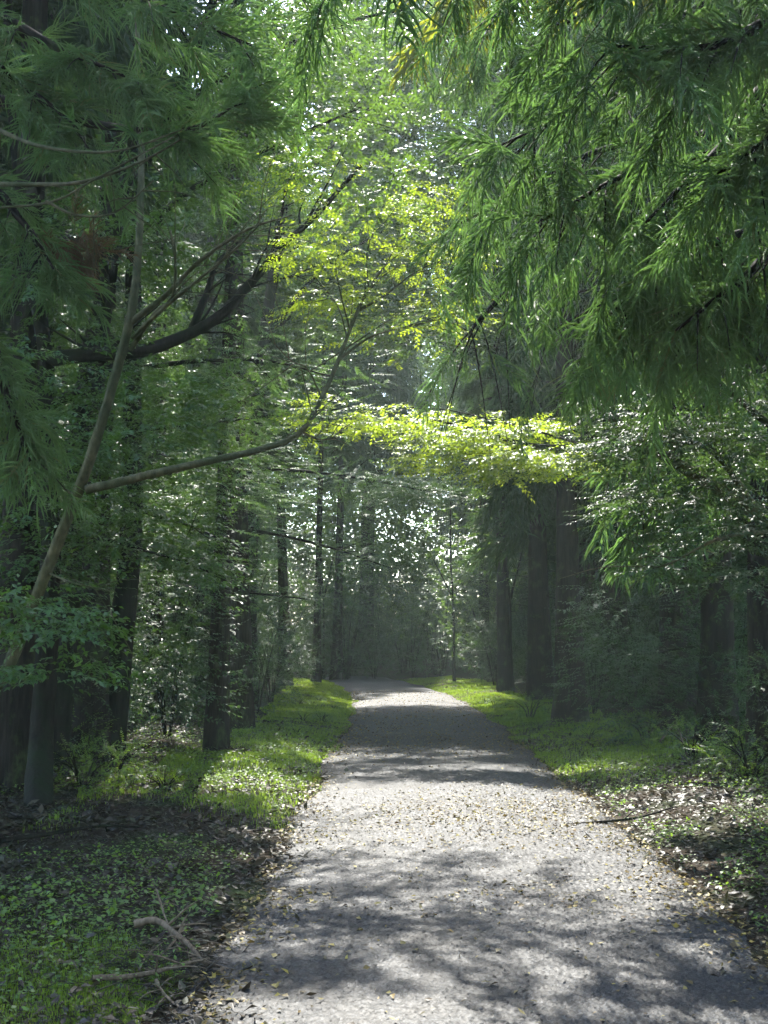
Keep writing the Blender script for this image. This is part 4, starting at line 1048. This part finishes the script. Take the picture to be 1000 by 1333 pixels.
for pts, r in (([(-60, 140, 6.9), (0, 170, 6.7), (60, 192, 6.5), (150, 197, 6.3), (240, 168, 6.2)], .016), ([(-60, 245, 6.9), (0, 240, 6.7), (100, 238, 6.4), (180, 212, 6.2), (235, 182, 6.1)], .017), ([(-60, 275, 6.9), (0, 270, 6.7), (70, 262, 6.5), (130, 230, 6.3), (230, 176, 6.2)], .009), ([(60, 262, 6.5), (100, 280, 6.4), (150, 276, 6.3), (200, 235, 6.2)], .007)):
    P = [at(*p) for p in pts]
    if pts[0][0] < 0: P = [o + np.array([.36, .1, 5.0]) + [0, 0, (P[0][2] - 5.2)]] + P
    mb = MB(); C = tube(mb, P, r * 1.2, .004, 6, len(P) * 8, .06, 0, 1, int(pts[1][1]))
    rng = np.random.default_rng(int(pts[1][1]))
    for q in range(6):
        i = int(rng.uniform(.3, .95) * (len(C) - 2)); dd = unit(C[i + 1] - C[i] + rng.normal(0, .5, 3)); L = rng.uniform(.1, .35)
        tube(mb, [C[i], C[i] + dd * L * .6, C[i] + dd * L + [0, 0, -.03]], .004, .0015, 4, 6)
    mb.build('branch', M['bark_pale'], e, o, True)
# a brown dead clump caught in it
rng = np.random.default_rng(8); c = at(100, 322, 7.6); P = c + rng.normal(0, .07, (26, 3)); d = unit(rng.normal(0, .6, (26, 3)) + [.3, 0, -.5])
V, T = place(HAND0D, frames(d, unit(np.array([0, 0, 1.]) + rng.normal(0, .3, d.shape))), np.full(26, .62), P, rng=rng)
link('foliage', make_mesh('foliage', V - o, T, M['cedar_dead']), e)

# ------------------------------------------------------------------ the air
def box(name, lo, hi, mat):
    x0, y0, z0 = lo; x1, y1, z1 = hi
    V = np.array([[x, y, z] for z in (z0, z1) for y in (y0, y1) for x in (x0, x1)])
    Q = [[0, 2, 3, 1], [4, 5, 7, 6], [0, 1, 5, 4], [2, 6, 7, 3], [0, 4, 6, 2], [1, 3, 7, 5]]
    return link(name, make_mesh(name, V, None, mat, False, Q))
m, nt, N, L = nodes('damp morning air')
pv = N('ShaderNodeVolumePrincipled'); pv.inputs['Density'].default_value = .0007; pv.inputs['Color'].default_value = (.82, 1, .92, 1); pv.inputs['Anisotropy'].default_value = .45
out = N('ShaderNodeOutputMaterial'); L(pv.outputs[0], out.inputs['Volume'])
tag(box('haze', (-91, -41, -1.5), (91, 121, 29), m), 'thin pale haze hanging in the wood', 'haze', kind='stuff')

# ------------------------------------------------------------------ light, camera
w = bpy.data.worlds.new('World'); scn.world = w; w.use_nodes = True
nt = w.node_tree; nt.nodes.clear()
sky = nt.nodes.new('ShaderNodeTexSky'); sky.sky_type = 'NISHITA'; sky.sun_disc = False; sky.sun_elevation = SUN_EL; sky.sun_rotation = SUN_AZ
bg = nt.nodes.new('ShaderNodeBackground'); bg.inputs['Strength'].default_value = .15
wo = nt.nodes.new('ShaderNodeOutputWorld'); nt.links.new(sky.outputs[0], bg.inputs['Color']); nt.links.new(bg.outputs[0], wo.inputs['Surface'])
sl = bpy.data.lights.new('sun', 'SUN'); sl.energy = 2.0; sl.angle = math.radians(.5); sl.color = (1, .96, .88)
so = bpy.data.objects.new('sun', sl); COL.objects.link(so); so.location = (0, 30, 40)
so.rotation_euler = Vector(-SUN).to_track_quat('-Z', 'Y').to_euler()

cd = bpy.data.cameras.new('camera'); co = bpy.data.objects.new('camera', cd); COL.objects.link(co)
co.location = (0, 0, CAM_H); co.rotation_euler = (PI / 2 + PITCH, 0, 0)
cd.sensor_fit = 'VERTICAL'; cd.sensor_height = 36; cd.lens = 36 * F / 1333; cd.clip_start = .05; cd.clip_end = 1000
scn.camera = co
scn.view_settings.view_transform = 'Standard'; scn.view_settings.look = 'None'
scn.view_settings.gamma = 1; scn.view_settings.exposure = 3.65; scn.view_settings.use_curve_mapping = False
cy = scn.cycles
cy.max_bounces = 8; cy.diffuse_bounces = 5; cy.glossy_bounces = 2; cy.transmission_bounces = 3; cy.volume_bounces = 1; cy.transparent_max_bounces = 8
cy.use_adaptive_sampling = True; cy.adaptive_threshold = .008
cy.use_denoising = True; cy.denoiser = 'OPENIMAGEDENOISE'; cy.denoising_input_passes = 'RGB_ALBEDO_NORMAL'; cy.denoising_prefilter = 'NONE'
cy.sample_clamp_indirect = 6
cy.caustics_reflective = False; cy.caustics_refractive = False
print('tris', sum(len(o.data.polygons) for o in bpy.data.objects if o.type == 'MESH') / 1e6, 'unique', sum(len(m.polygons) for m in bpy.data.meshes) / 1e6)
